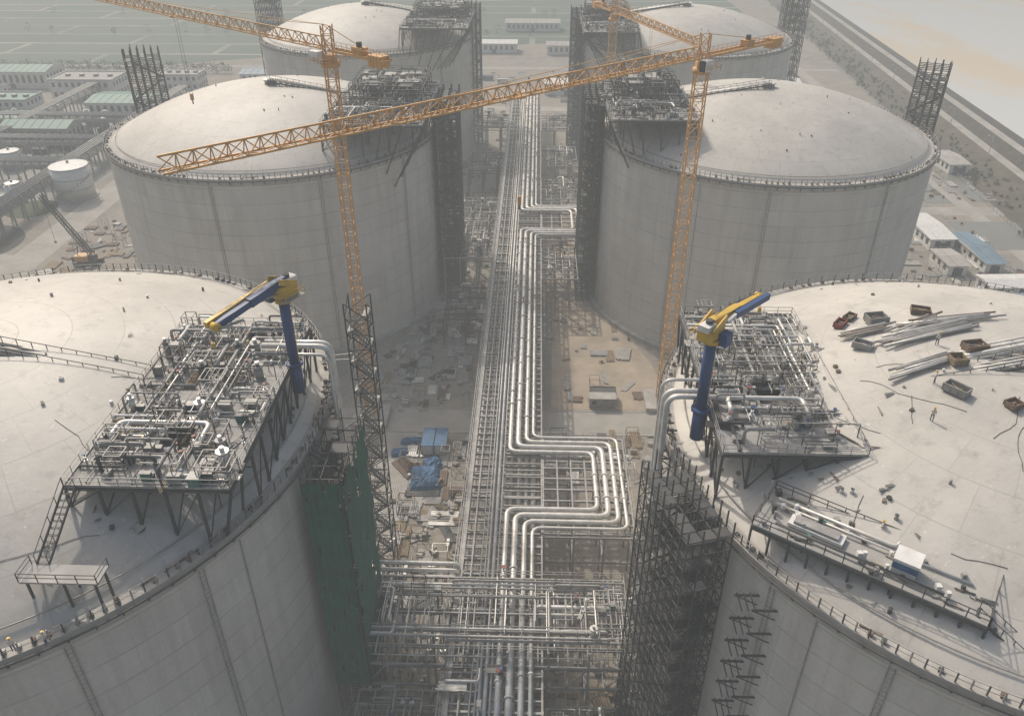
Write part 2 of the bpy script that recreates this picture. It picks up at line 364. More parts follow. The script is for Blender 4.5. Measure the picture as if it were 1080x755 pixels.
# ------------------------------------------------------------------ clutter for decks
def clutter(mb,x0,x1,y0,y1,z,n,r,dark=.25,fat=1.):
    for i in range(n):
        t=r.random(); x=r.uniform(x0+.6,x1-.6);y=r.uniform(y0+.6,y1-.6)
        m='dark' if r.random()<dark else r.choice(['silver','steel','steel','steel','white'])
        if t<.34:
            L=r.uniform(2.5,9);h=r.choice([.35,.5,.9,1.4,2.1]);q=r.choice([.06,.08,.1,.14,.2])*fat
            if r.random()<.6: a=(max(x0+.3,x-L/2),y);b=(min(x1-.3,x+L/2),y)
            else: a=(x,max(y0+.3,y-L/2));b=(x,min(y1-.3,y+L/2))
            pts=[(a[0],a[1],z+.1),(a[0],a[1],z+h),(b[0],b[1],z+h)]
            if r.random()<.5: pts.append((b[0],b[1],z+.1))
            elif r.random()<.6:
                dx=r.choice([-2,2]) if a[0]==b[0] else 0; dy=r.choice([-2,2]) if a[1]==b[1] else 0
                bx=min(max(b[0]+dx,x0+.3),x1-.3);by=min(max(b[1]+dy,y0+.3),y1-.3)
                if abs(bx-b[0])+abs(by-b[1])>1: pts+=[(bx,by,z+h),(bx,by,z+.1)]
            mb.pipe(pts,q,m,n=8)
            k=max(1,int(L/3))
            for j in range(1,k+1):
                px=a[0]+(b[0]-a[0])*j/(k+1);py=a[1]+(b[1]-a[1])*j/(k+1)
                if h>.8: mb.beam((px,py,z),(px,py,z+h-q),.1,'steel')
                if r.random()<.4:
                    d=(.1,0) if a[1]==b[1] else (0,.1)
                    mb.tube([(px-d[0],py-d[1],z+h),(px+d[0],py+d[1],z+h)],q*1.7,m,10)
        elif t<.50:
            h=r.uniform(.5,1.3);q=r.uniform(.1,.22)
            mb.cyl(x,y,z,z+h,q,m,8); mb.cyl(x,y,z+h*.5,z+h*.5+.12,q*1.7,m,10); mb.cyl(x,y,z+h,z+h+.5,.05,'dark',5); mb.cyl(x,y,z+h+.45,z+h+.52,.24,r.choice(['red','dark','blue','steel']),8)
        elif t<.54:
            q=r.uniform(.3,.55);h=r.uniform(1.,2.2)
            mb.cyl(x,y,z,z+.2,q*1.35,'steel',14); mb.cyl(x,y,z+.2,z+h,q,m,14); mb.cyl(x,y,z+h,z+h+.2,q*1.3,m,14); mb.cyl(x,y,z+h+.2,z+h+.7,q*.5,'silver',8)
        elif t<.68:
            a=r.uniform(1.2,3.5);c=r.uniform(1.2,3.);h=r.uniform(1.,2.6)
            m2=r.choice(['steel','dark','steel'])
            xs=(x-a/2,x+a/2);yy=(y-c/2,y+c/2)
            if xs[0]<x0 or xs[1]>x1 or yy[0]<y0 or yy[1]>y1: continue
            for X in xs:
                for Y in yy: mb.beam((X,Y,z),(X,Y,z+h),.1,m2)
                mb.beam((X,yy[0],z+h),(X,yy[1],z+h),.1,m2)
            for Y in yy: mb.beam((xs[0],Y,z+h),(xs[1],Y,z+h),.1,m2); mb.beam((xs[0],Y,z+h*.5),(xs[1],Y,z+h*.5),.07,m2)
            if r.random()<.5:
                for j in range(1,int(a/.6)): mb.beam((xs[0]+j*.6,yy[0],z+h+.04),(xs[0]+j*.6,yy[1],z+h+.04),.06,m2)
        elif t<.82:
            a=r.uniform(.4,1.4);c=r.uniform(.4,1.2);h=r.uniform(.3,1.3)
            mm=r.choice(['steel','white','conc','dark','grate','green','steel','blue' if r.random()<.3 else 'wood'])
            mb.box(x-a/2,x+a/2,y-c/2,y+c/2,z+.1,z+h,mm); mb.box(x-a/2-.06,x+a/2+.06,y-c/2-.06,y+c/2+.06,z+h,z+h+.06,'steel'); mb.beam((x-a/2,y,z+.05),(x+a/2,y,z+.05),c*.8,'dark',.1)
        else:
            L=r.uniform(1.5,4.5);ang=r.choice([0,math.pi/2,r.uniform(0,3)]);c,s_=math.cos(ang),math.sin(ang)
            mm=r.choice(['steel','silver','wood','dark','steel'])
            for j in range(r.randint(2,7)):
                ox=-s_*j*.2;oy=c*j*.2; w_=r.uniform(-.3,.3)
                mb.beam((x+ox-c*(L/2+w_),y+oy-s_*(L/2+w_),z+.1),(x+ox+c*L/2,y+oy+s_*L/2,z+.1),.1,mm)

def platform(tank,x0,x1,y0,y1,z,dens,seed,dark=.25,headers=4,bridge=3):
    tx,ty,sx=tank; r=random.Random(seed)
    e=empty("roof_platform",((x0+x1)/2,(y0+y1)/2,z)); off=(-e.location.x,-e.location.y,-e.location.z)
    mb=MB()
    inner=x0 if sx<0 else x1; outer=x1 if sx<0 else x0
    nx=5;ny=10
    for i in range(nx):
        for j in range(ny):
            a=x0+(x1-x0)*i/nx;b_=x0+(x1-x0)*(i+1)/nx;c=y0+(y1-y0)*j/ny;d=y0+(y1-y0)*(j+1)/ny
            if r.random()<.05: continue
            mb.box(a+.02,b_-.02,c+.02,d-.02,z-.14,z+r.choice([0,.01,.02]),'grate' if r.random()<.88 else r.choice(['steel','conc']))
    for i in range(nx+1):
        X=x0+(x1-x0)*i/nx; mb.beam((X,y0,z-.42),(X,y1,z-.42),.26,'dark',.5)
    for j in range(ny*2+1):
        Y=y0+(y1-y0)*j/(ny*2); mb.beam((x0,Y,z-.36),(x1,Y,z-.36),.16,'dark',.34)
    pts={}
    for i in range(nx+1):
        for j in range(ny+1):
            X=x0+(x1-x0)*i/nx;Y=y0+(y1-y0)*j/ny; rr=math.hypot(X-tx,Y-ty)
            if rr<RT+.2: zb=domez(rr)-.1
            else:
                k=(RT)/rr
                if i in(0,nx) or j in(0,ny): mb.beam((X,Y,z-.6),(tx+(X-tx)*k,ty+(Y-ty)*k,max(40,z-5-(rr-RT)*1.2)),.26,'dark')
                continue
            if j%2==0 or i in(0,nx): mb.beam((X,Y,zb),(X,Y,z-.6),.28,'dark'); pts[(i,j)]=(X,Y,zb)
    for (i,j),p in pts.items():
        for q in((i,j+2),(i,j+1),(i+1,j)):
            if q in pts and r.random()<.7: mb.beam((p[0],p[1],p[2]),(pts[q][0],pts[q][1],z-.6),.13,'dark')
    for k in range(24):
        X=r.uniform(x0+1,x1-1);Y=r.uniform(y0+1,y1-1);rr=math.hypot(X-tx,Y-ty)
        if rr<RT-1:
            zb=domez(rr); mb.beam((X,Y,zb),(X,Y,z-.5),.1,'dark')
            mb.beam((X-1.5,Y,(zb+z)/2),(X+1.5,Y,(zb+z)/2),.12,'dark')
    rl=[(x0,y0,z),(x1,y0,z),(x1,y1,z),(x0,y1,z),(x0,y0,z)]
    mb.rail(rl,1.2,'steel',.06)
    for a,b_ in zip(rl[:-1],rl[1:]): mb.beam((a[0],a[1],z+.1),(b_[0],b_[1],z+.1),.06,'steel',.2)
    mb.obj("deck",e,off)
    cb=MB()
    for q,xx,h in((.17,.22,1.1),(.22,.6,1.4),(.12,.27,1.1),(.12,.66,1.4))[:headers]:
        X=x0+(x1-x0)*(xx if sx<0 else 1-xx); Ya=y0+(y1-y0)*r.uniform(.3,.5);Yb=y1-r.uniform(3,10)
        cb.pipe([(X,Ya,z+.2),(X,Ya,z+h),(X,Yb,z+h),(outer,Yb,z+h)],q,r.choice(['silver','steel']))
        for j in range(6): Y=Ya+(Yb-Ya)*j/6; cb.beam((X-.5,Y,z),(X-.5,Y,z+h-q-.05),.1,'steel');cb.beam((X+.5,Y,z),(X+.5,Y,z+h-q-.05),.1,'steel');cb.beam((X-.6,Y,z+h-q-.1),(X+.6,Y,z+h-q-.1),.1,'steel')
    Yc=y0+(y1-y0)*.28
    cb.pipe([(x0+2,Yc-2.4,z+.2),(x0+2,Yc-2.4,z+1.3),(x0+2,Yc,z+1.3),(x1-5,Yc,z+1.3),(x1-5,Yc-3,z+1.3),(x1-5,Yc-3,z+.2)],.28,'silver')
    clutter(cb,x0,x1,y0,y1,z+.02,int((x1-x0)*(y1-y0)*dens),r,dark)
    cb.obj("deck_piping",e,off)
    bb=MB(); yb=ty-1.5; zi=min(z,domez(abs(inner-tx))+2.6)
    zc=HT+RISE+1.4
    for q in(-1.1,1.1):
        bb.beam((inner,yb+q,zi-.3),(tx,yb+q,zc),.18,'dark',.34); bb.beam((inner,yb+q,zi+.8),(tx,yb+q,zc+1.1),.08,'dark')
    for k in range(14):
        t=k/13;X=inner+(tx-inner)*t; zz=(zi-.3)+(zc-zi+.3)*t; zb=domez(abs(X-tx))
        for q in(-1.1,1.1):
            bb.beam((X,yb+q,zz),(X,yb+q,zz+1.1),.08,'dark')
            if zz-zb>.3: bb.beam((X,yb+q,zb),(X,yb+q,zz),.2,'dark')
        bb.beam((X,yb-1.1,zz),(X,yb+1.1,zz),.16,'dark')
    if bridge>3:
        for k in range(0,14,2):
            t=k/13;X=inner+(tx-inner)*t; zz=(zi-.3)+(zc-zi+.3)*t; bb.beam((X,yb+1,zz),(X,yb+4.6,zz),.18,'steel'); bb.beam((X,yb+4.5,domez(math.hypot(X-tx,3))),(X,yb+4.5,zz),.18,'steel')
    for q,rr in((-.7,.14),(-.2,.2),(.5,.12),(1.8,.22),(2.6,.3),(3.5,.2),(4.2,.14))[:bridge]:
        bb.pipe([(inner+sx,yb+q,zi+.2),(tx,yb+q,zc+.4),(tx,yb+q,HT+RISE+.5)],rr,'silver' if sx>0 else 'steel')
    bb.obj("pipe_bridge",e,off)
    return e
platform(TK[0],-44,-27,60,93,55.6,.44,11,.15,4)
platform(TK[1],24.3,40,68.5,100,54.6,.40,12,.18,3,7)
platform(TK[2],-47,-23,184,222,57.,.42,13,.65,2)
platform(TK[3],21,42,190,228,57.,.42,14,.65,2)
platform(TK[4],-47,-22,308,345,57.,.3,15,.65,1)
platform(TK[5],20,40,302,345,57.,.3,16,.65,1)
for (x0,x1,y0,y1,sd_) in((-43,-25,200,220,1),(23,39,205,226,2),(-44,-24,325,343,3),(22,38,322,343,4)):
    mb=MB(); r=random.Random(sd_)
    for i in range(6):
        for j in range(6):
            X=x0+(x1-x0)*i/5;Y=y0+(y1-y0)*j/5; mb.beam((X,Y,57),(X,Y,61.2),.22,'dark')
            if i<5 and r.random()<.6: mb.beam((X,Y,57.2),(X+(x1-x0)/5,Y,61),.12,'dark')
    for i in range(6):
        X=x0+(x1-x0)*i/5;Y=y0+(y1-y0)*i/5
        for z in(59.2,61.2): mb.beam((X,y0,z),(X,y1,z),.22,'dark'); mb.beam((x0,Y,z-.05),(x1,Y,z-.05),.22,'dark')
    for k in range(12):
        X=r.uniform(x0,x1-4);Y=r.uniform(y0,y1-4); mb.box(X,X+3.4,Y,Y+3.4,61.35+k*.012,61.45+k*.012,r.choice(['grate','dark','steel']))
    mb.rail([(x0,y0,61.4),(x1,y0,61.4),(x1,y1,61.4),(x0,y1,61.4),(x0,y0,61.4)],1.2,'dark',.09,2.5)
    clutter(mb,x0,x1,y0,y1,61.65,26,r,.6,1.3)
    mb.obj("upper_platform_frame")

ob=MB()
ob.box(-44.5,-37,50.5,52.8,51.9,52.1,'grate'); ob.rail([(-44.5,52.8,52.1),(-44.5,50.5,52.1),(-37,50.5,52.1),(-37,52.8,52.1)],1.1,'dark')
ob.stairs((-43.4,59.9,55.6),(-43.4,52.8,52.1),1.2,'dark')
for X in(-44,-40.5,-37.5):
    for Y in(50.8,52.6): ob.beam((X,Y,domez(math.hypot(X+66.9,Y-82))-.1),(X,Y,51.9),.2,'dark')
ob.obj("access_stair")
lp=MB()
c=V((37.2,57.5,51.4)); ax=V((17.5,-12,0)).normalized(); ay=V((-ax.y,ax.x,0))
def LP(a,b,z): return c+ax*a+ay*b+V((0,0,z))
def obox(mb,a0,a1,b0,b1,z0,z1,m):
    vs=[LP(a,b,z) for z in(z0,z1) for a,b in((a0,b0),(a1,b0),(a1,b1),(a0,b1))]
    mb.add(vs,[(3,2,1,0),(4,5,6,7),(0,1,5,4),(1,2,6,5),(2,3,7,6),(3,0,4,7)],m)
obox(lp,-11,11,-3.2,3.4,-.2,0,'grate')
for a in range(-11,12,2):
    lp.beam(LP(a,-3.2,-.4),LP(a,3.4,-.4),.2,'dark',.4)
    for b_ in(-3.2,3.4): lp.beam(LP(a,b_,-3.6),LP(a,b_,-.4),.2,'dark')
    lp.beam(LP(a,-3.2,-.4),LP(a,3.4,-3.4),.12,'dark')
for b_ in(-3.2,0,3.4): lp.beam(LP(-11,b_,-.45),LP(11,b_,-.45),.25,'dark',.45)
lp.rail([LP(-11,-3.2,0),LP(11,-3.2,0),LP(11,3.4,0),LP(-11,3.4,0),LP(-11,-3.2,0)],1.2,'dark',.08)
lp.pipe([LP(-10,1.4,.6),LP(2,1.4,.6),LP(2,2.6,.6),LP(9,2.6,.6)],.2,'silver')
lp.pipe([LP(-10,.7,.5),LP(9,.7,.5)],.13,'silver'); lp.pipe([LP(-9,-2.2,.5),LP(7,-2.2,.5)],.13,'dark')
obox(lp,-8,-2.5,-1.4,.2,.1,.5,'white'); obox(lp,-7.5,-3,-1.2,0,.5,.8,'steel')
obox(lp,2.2,4.4,-1.8,.2,.1,1.9,'white'); obox(lp,2.1,4.5,-1.9,.3,1.9,2.05,'white'); obox(lp,2.15,4.45,-1.87,-1.82,.9,1.6,'tarp')
r=random.Random(3)
for k in range(60):
    a=r.uniform(-10.5,10);b_=r.uniform(-3,3); L=r.uniform(.4,2)
    if r.random()<.5: lp.beam(LP(a,b_,.15),LP(a+L,b_+r.uniform(-.4,.4),.15),.12,r.choice(['steel','rust','wood','dark']))
    else: lp.beam(LP(a,b_,.05),LP(a,b_,r.uniform(.4,1.1)),r.uniform(.2,.6),r.choice(['steel','dark','green','white','steel']))
lp.stairs(LP(10,-2,0),LP(14.5,-2,-2.6),1.2,'dark'); lp.obj("rim_platform")

# ------------------------------------------------------------------ scaffold towers
def scaffold(name,x0,x1,y0,y1,z1,m='dark',stx=2.,sty=2.4,stz=2.,t=.13,rot=0,infill=.35,seed=1):
    e=empty(name,((x0+x1)/2,(y0+y1)/2,0)); e.rotation_euler=(0,0,rot); mb=MB(); r=random.Random(seed)
    hx=(x1-x0)/2;hy=(y1-y0)/2; nx=max(1,round(2*hx/stx));ny=max(1,round(2*hy/sty));nz=int(z1/stz)
    P=lambda i,j,z:V((-hx+2*hx*i/nx,-hy+2*hy*j/ny,z))
    for i in range(nx+1):
        for j in range(ny+1):
            mb.beam(P(i,j,0),P(i,j,z1+r.uniform(0,1.6)),t,m)
    for k in range(1,nz+1):
        z=k*stz
        for i in range(nx+1):
            if i in(0,nx) or k%2==0:
                mb.beam(P(i,0,z),P(i,ny,z),t*.8,m)
        for j in range(ny+1):
            mb.beam(P(0,j,z),P(nx,j,z),t*.8,m)
        if k<nz:
            for j in (0,ny):
                for i in range(nx):
                    if (i+k)%2==0: mb.beam(P(i,j,z),P(i+1,j,z+stz),t*.7,m)
            for i in(0,nx):
                for j in range(ny):
                    if (j+k)%2==0: mb.beam(P(i,j,z),P(i,j+1,z+stz),t*.7,m)
        if k%2==0:
            for i in range(nx):
                for j in range(ny):
                    if r.random()<infill:
                        a=P(i,j,z);b_=P(i+1,j+1,z); mb.box(a.x+.1,b_.x-.1,a.y+.1,b_.y-.1,z+.08,z+.14,'steel' if r.random()<.06 else m)
        if k%2==0 and k+2<=nz and nx>1:
            a=P(0,ny//2,z);b_=P(nx,ny//2,z+2*stz)
            if (k//2)%2: a,b_=P(nx,ny//2,z),P(0,ny//2,z+2*stz)
            mb.stairs(a+V((0,.5,0)),b_+V((0,.5,0)),.9,m)
    mb.obj("scaffold_frame",e)
    return e
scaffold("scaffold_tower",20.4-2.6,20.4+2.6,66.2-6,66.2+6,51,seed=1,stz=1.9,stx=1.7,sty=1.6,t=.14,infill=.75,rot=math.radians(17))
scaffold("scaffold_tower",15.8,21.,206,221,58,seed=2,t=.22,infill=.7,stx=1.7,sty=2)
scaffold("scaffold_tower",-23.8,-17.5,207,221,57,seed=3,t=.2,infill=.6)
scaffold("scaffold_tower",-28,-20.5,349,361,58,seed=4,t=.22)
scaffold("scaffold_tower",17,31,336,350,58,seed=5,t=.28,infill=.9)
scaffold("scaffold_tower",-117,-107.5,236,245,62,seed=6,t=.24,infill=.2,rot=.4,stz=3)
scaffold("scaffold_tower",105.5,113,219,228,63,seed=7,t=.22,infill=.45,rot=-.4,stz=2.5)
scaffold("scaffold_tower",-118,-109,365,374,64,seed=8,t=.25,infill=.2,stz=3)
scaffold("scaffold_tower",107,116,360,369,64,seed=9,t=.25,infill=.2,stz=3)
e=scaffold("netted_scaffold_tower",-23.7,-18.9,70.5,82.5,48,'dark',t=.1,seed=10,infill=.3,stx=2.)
nb=MB(); r=random.Random(5)
def netsheet(ax0,ay0,ax1,ay1,z0,z1,nrm):
    n=16;k=26;vs=[];fs=[]
    for j in range(k+1):
        for i in range(n+1):
            t=i/n; o=.12*math.sin(i*2.1)+r.uniform(-.07,.07)
            vs.append(V((ax0+(ax1-ax0)*t+nrm[0]*(.2+o),ay0+(ay1-ay0)*t+nrm[1]*(.2+o),z0+(z1-z0)*j/k)))
    for j in range(k):
        for i in range(n):
            if r.random()<.04: continue
            a=j*(n+1)+i; fs.append((a,a+1,a+n+2,a+n+1))
    nb.add(vs,fs,'net')
hx,hy=2.4,6
netsheet(-hx,-hy,hx,-hy,10,47.4,(0,-1)); netsheet(hx,-hy,hx,hy,10,47,(1,0))
nb.obj("green_net",e)
e=empty("stair_tower",(-19.9,92,0)); sb=MB()
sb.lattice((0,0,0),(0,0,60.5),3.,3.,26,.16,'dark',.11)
for k in range(24):
    z=k*2.4+1;s_=1 if k%2 else -1
    sb.stairs((-1.1*s_,.3*s_,z),(1.1*s_,.3*s_,z+2.4),.9,'steel'); sb.box(1.1*s_-.35,1.1*s_+.35,-1.2,1.2,z+2.38,z+2.44,'steel')
for z in(20,38,52): sb.beam((-1.5,0,z),(-5.2,-1,z),.15,'steel'); sb.beam((-1.5,-1.5,z),(-5.2,-2,z),.15,'steel')
sb.box(-3,3,-3,3,0,.6,'conc'); sb.obj("stair_frame",e)
tb=MB()
for k in range(12):
    z=4+k*3.6
    for y in(56.5,58.5):
        xw=63.7-math.sqrt(RT**2-(y-82)**2)
        tb.beam((xw-2.6,y,z),(xw+.1,y,z),.2,'dark'); tb.beam((xw-2.4,y,z-.1),(xw+.1,y,z-1.5),.1,'dark')
    for q in(-2.3,-1.6,-.9): tb.beam((xw+q,56.3,z+.15),(xw+q,58.7,z+.15),.12,'dark')
tb.obj("wall_bracket_walkway")

# ------------------------------------------------------------------ riser pipes
def risers(t,rows,z,zl=17):
    tx,ty,sx=TK[t]; rp=MB()
    for y,q,dz_ in rows:
        xw=tx-sx*math.sqrt(RT**2-(y-ty)**2); xo=xw-sx*1.5
        rp.pipe([(xw+sx*7,y,z+dz_),(xo,y,z+dz_),(xo,y,zl),(X0+sx*6,y,zl),(X0+sx*6,y,zl-2)],q,'steel' if t>1 else 'silver',bend=1.5)
        for k in range(8): zz=20+k*4.4; rp.beam((xw+sx*.1,y,zz),(xo,y,zz),.2,'dark'); rp.beam((xw,y,zz-1.3),(xo,y,zz-.1),.12,'dark')
    rp.obj("riser_pipe")
risers(0,((85.6,.36,1.4),(87.,.36,1.1),(84.4,.2,.9)),55.6)
risers(1,((77.5,.34,1.2),(79.,.34,1.),(80.8,.22,1.4)),54.6)
risers(2,((209,.25,1.),(211,.25,1.),),57,11); risers(3,((209,.25,1.),(211,.25,1.),),57,11)
risers(4,((344,.3,1.),),57,11); risers(5,((342,.3,1.),),57,11)

# ------------------------------------------------------------------ pipe rack
XL,XM,XR=-8.2,-2.9,5.4
rk=MB(); r=random.Random(21)
y=46
while y<395:
    for X in(XL,XM,XR):
        rk.beam((X,y,0),(X,y,14),.4,'steel')
    for z in(8.,11.,14.): rk.beam((XL,y,z-.3),(XR,y,z-.3),.32,'steel',.5)
    if int(y/6)%3==0:
        for X in(XL,XR): rk.beam((X,y,.5),(X,y+6,7.5),.2,'steel')
    y+=6
for X in(XL,XM,XR):
    for z in(8.,14.): rk.beam((X,46,z-.25),(X,395,z-.25),.28,'steel',.4)
y=46
while y<395:
    rk.beam((XL,y,13.95),(XM,y,13.95),.2,'steel',.25); rk.beam((XM,y+.8,13.8),(XR,y+.8,13.8),.2,'steel',.22)
    y+=1.9
for X in(XL+.4,XL+2.4): rk.beam((X,46,14.25),(X,395,14.25),.22,'steel',.3)
rk.rail([(XL-.3,46,14),(XL-.3,395,14)],1.2,'steel',.08,3.)
rk.box(XL+.55,XL+1.1,46,395,14.3,14.36,'steel')
pr=empty("pipe_rack",(X0,46,0)); rk.obj("steel_frame",pr,(-X0,-46,0))
pb=MB()
for X,q,z in((-3.6,.12,14.35),(-3.1,.2,14.4),(-2.3,.28,14.5),(-1.6,.14,14.35),(-4.3,.1,14.3)):
    pb.tube([(X,46,z),(X,395,z)],q,'silver',8)
for X,q in((-7.2,.3),(-6.2,.22),(-5.2,.35),(-1.5,.4),(-.3,.3),(1.2,.45),(2.6,.35),(3.9,.45)):
    pb.tube([(X,46,8.2+q),(X,395,8.2+q)],q,'silver',8)
loops=[(-.6,.42,15.0),(.9,.5,16.8),(2.5,.42,18.4),(3.8,.3,19.8)]
for i,(X,q,xo) in enumerate(loops):
    g=i*1.5
    ya,yb=117.6+g,102.1-g
    yc,yd=239+g*.9,224-g*.9
    pb.pipe([(X,392,14.7),(X,yc,14.7),(xo,yc,14.7),(xo,yd,14.7),(X,yd,14.7),(X,ya,14.7),(xo,ya,14.7),(xo,yb,14.7),(X,yb,14.7),(X,46,14.7)],q,'silver',bend=1.7,n=12)
    for yy in range(50,390,9):
        o=r.uniform(-3,3)
        if any(a-3<yy+o<b_+3 for a,b_ in((96,124),(218,246))): continue
        pb.tube([(X,yy+o,14.7),(X,yy+o+.3,14.7)],q*1.35,r.choice(['white','steel','silver']),12)
        if r.random()<.2: pb.cyl(X,yy+o+1,14.7,16.,.12,'dark',6); pb.cyl(X,yy+o+1,16,16.1,.4,r.choice(['red','steel']),8)
    for yy in (105,111):
        pb.tube([(xo,yy,14.7),(xo,yy+.3,14.7)],q*1.35,'white',12)
pb.obj("pipelines",pr,(-X0,-46,0))
lf=MB()
def grid(mb,x0,x1,y0,y1,z,nx,ny,t=.28,cols=True,m='steel'):
    for i in range(nx+1):
        X=x0+(x1-x0)*i/nx; mb.beam((X,y0,z),(X,y1,z),t,m,t*1.4)
    for j in range(ny+1):
        Y=y0+(y1-y0)*j/ny; mb.beam((x0,Y,z-.06),(x1,Y,z-.06),t,m,t*1.4)
    if cols:
        for i in range(0,nx+1,2 if nx>3 else 1):
            for j in range(0,ny+1,2 if ny>3 else 1):
                X=x0+(x1-x0)*i/nx;Y=y0+(y1-y0)*j/ny; mb.beam((X,Y,0),(X,Y,z),.35,m)
grid(lf,XR+.3,21,96.5,123,13.7,6,9); grid(lf,XR+.3,21,96.5,123,8,3,4,cols=False)
lf.rail([(XR+.3,96.3,14),(21.2,96.3,14),(21.2,123.2,14),(XR+.3,123.2,14)],1.2)
grid(lf,XR+.3,21,218,245.5,13.7,5,8); lf.rail([(XR+.3,218,14),(21,218,14),(21,245.5,14),(XR+.3,245.5,14)],1.2)
for (x0,x1,y0,y1,z,nx,ny) in((-22,XL-.3,205,232,13.7,6,9),(XR+.3,15.5,196,216,12,5,7),(-24,XL-.3,236,262,10,5,8),(XR+.3,22,250,275,12,5,8),(-24,XL-.3,330,352,13.7,5,6),(XR+.3,17,330,352,13.7,4,6),(XR+.3,19.5,296,320,10,5,8),(-22,XL-.3,290,315,9,5,8),(-20,XL-.3,180,198,8,4,6)):
    grid(lf,x0,x1,y0,y1,z,nx,ny,.22,m='steel' if z>9.5 else 'dark')
    clutter(lf,x0,x1,y0,y1,z+.2,int((x1-x0)*(y1-y0)*.1),r,.3,1.4)
lf.obj("expansion_loop_frame",pr,(-X0,-46,0))
cr=MB(); r=random.Random(31)
xa,xb=-22,17.5
for z,nn in((14.,14),(17.2,9)):
    for Y in (71,74.2,77.4,80.6,84):
        if z>15 and Y in(71,): continue
        cr.beam((xa,Y,z),(xb,Y,z),.22,'steel',.36)
    for i in range(nn*2+1):
        X=xa+(xb-xa)*i/(nn*2); cr.beam((X,71 if z<15 else 74.2,z),(X,84,z),.17,'steel',.28)
for i in range(8):
    X=xa+(xb-xa)*i/7
    for Y in(71,77.4,84): cr.beam((X,Y,0),(X,Y,17.2),.3,'steel')
    if i<7:
        cr.beam((X,71,6),(X+5.6,71,14),.18,'steel'); cr.beam((X,84,9),(X+5.6,84,14),.18,'steel')
for z in(5.,9.5):
    for Y in(71,77.4,84): cr.beam((xa,Y,z),(xb,Y,z),.28,'steel',.4)
    for i in range(15): X=xa+(xb-xa)*i/14; cr.beam((X,71,z),(X,84,z),.2,'steel')
cr.rail([(xa,70.8,17.4),(xb,70.8,17.4)],1.2); cr.rail([(xa,84.3,17.4),(xb,84.3,17.4),(xb,74,17.4)],1.2); cr.rail([(xa,84.3,17.4),(xa,74,17.4)],1.2)
for k in range(16):
    Y=r.uniform(72,83.5);q=r.choice([.08,.12,.16,.22]); a=r.choice([xa,xa+3,-8]);b_=r.choice([xb,xb-3,5])
    zz=r.choice([14.5,17.7,17.7,18.3]); cr.pipe([(a,Y,zz-1.2),(a,Y,zz),(b_,Y,zz),(b_,Y,zz-1.2)],q,r.choice(['silver','steel']),n=8)
for k in range(46):
    X=r.uniform(xa,xb);q=r.choice([.06,.1,.14]); a=r.uniform(71,76);b_=r.uniform(79,84); zz=r.choice([14.9,17.6,18.1])
    cr.pipe([(X,a,zz-r.uniform(.5,3)),(X,a,zz),(X,b_,zz),(X,b_,zz-1)],q,r.choice(['silver','steel']),n=6)
clutter(cr,xa,-9,72,83.5,17.4,22,r,.1); clutter(cr,6,xb,72,83.5,17.4,22,r,.1); clutter(cr,-8,5,50,70,15.2,10,r,.1)
grid(cr,-20,-9,48,69,11,5,9,.2); grid(cr,-20,-9,48,69,6,3,4,cols=False); grid(cr,6,14,46,68,9,4,9,.2)
clutter(cr,-20,-9,48,69,11.3,34,r,.1); clutter(cr,6,14,46,68,9.3,26,r,.1)
cr.obj("cross_rack",pr,(-X0,-46,0))

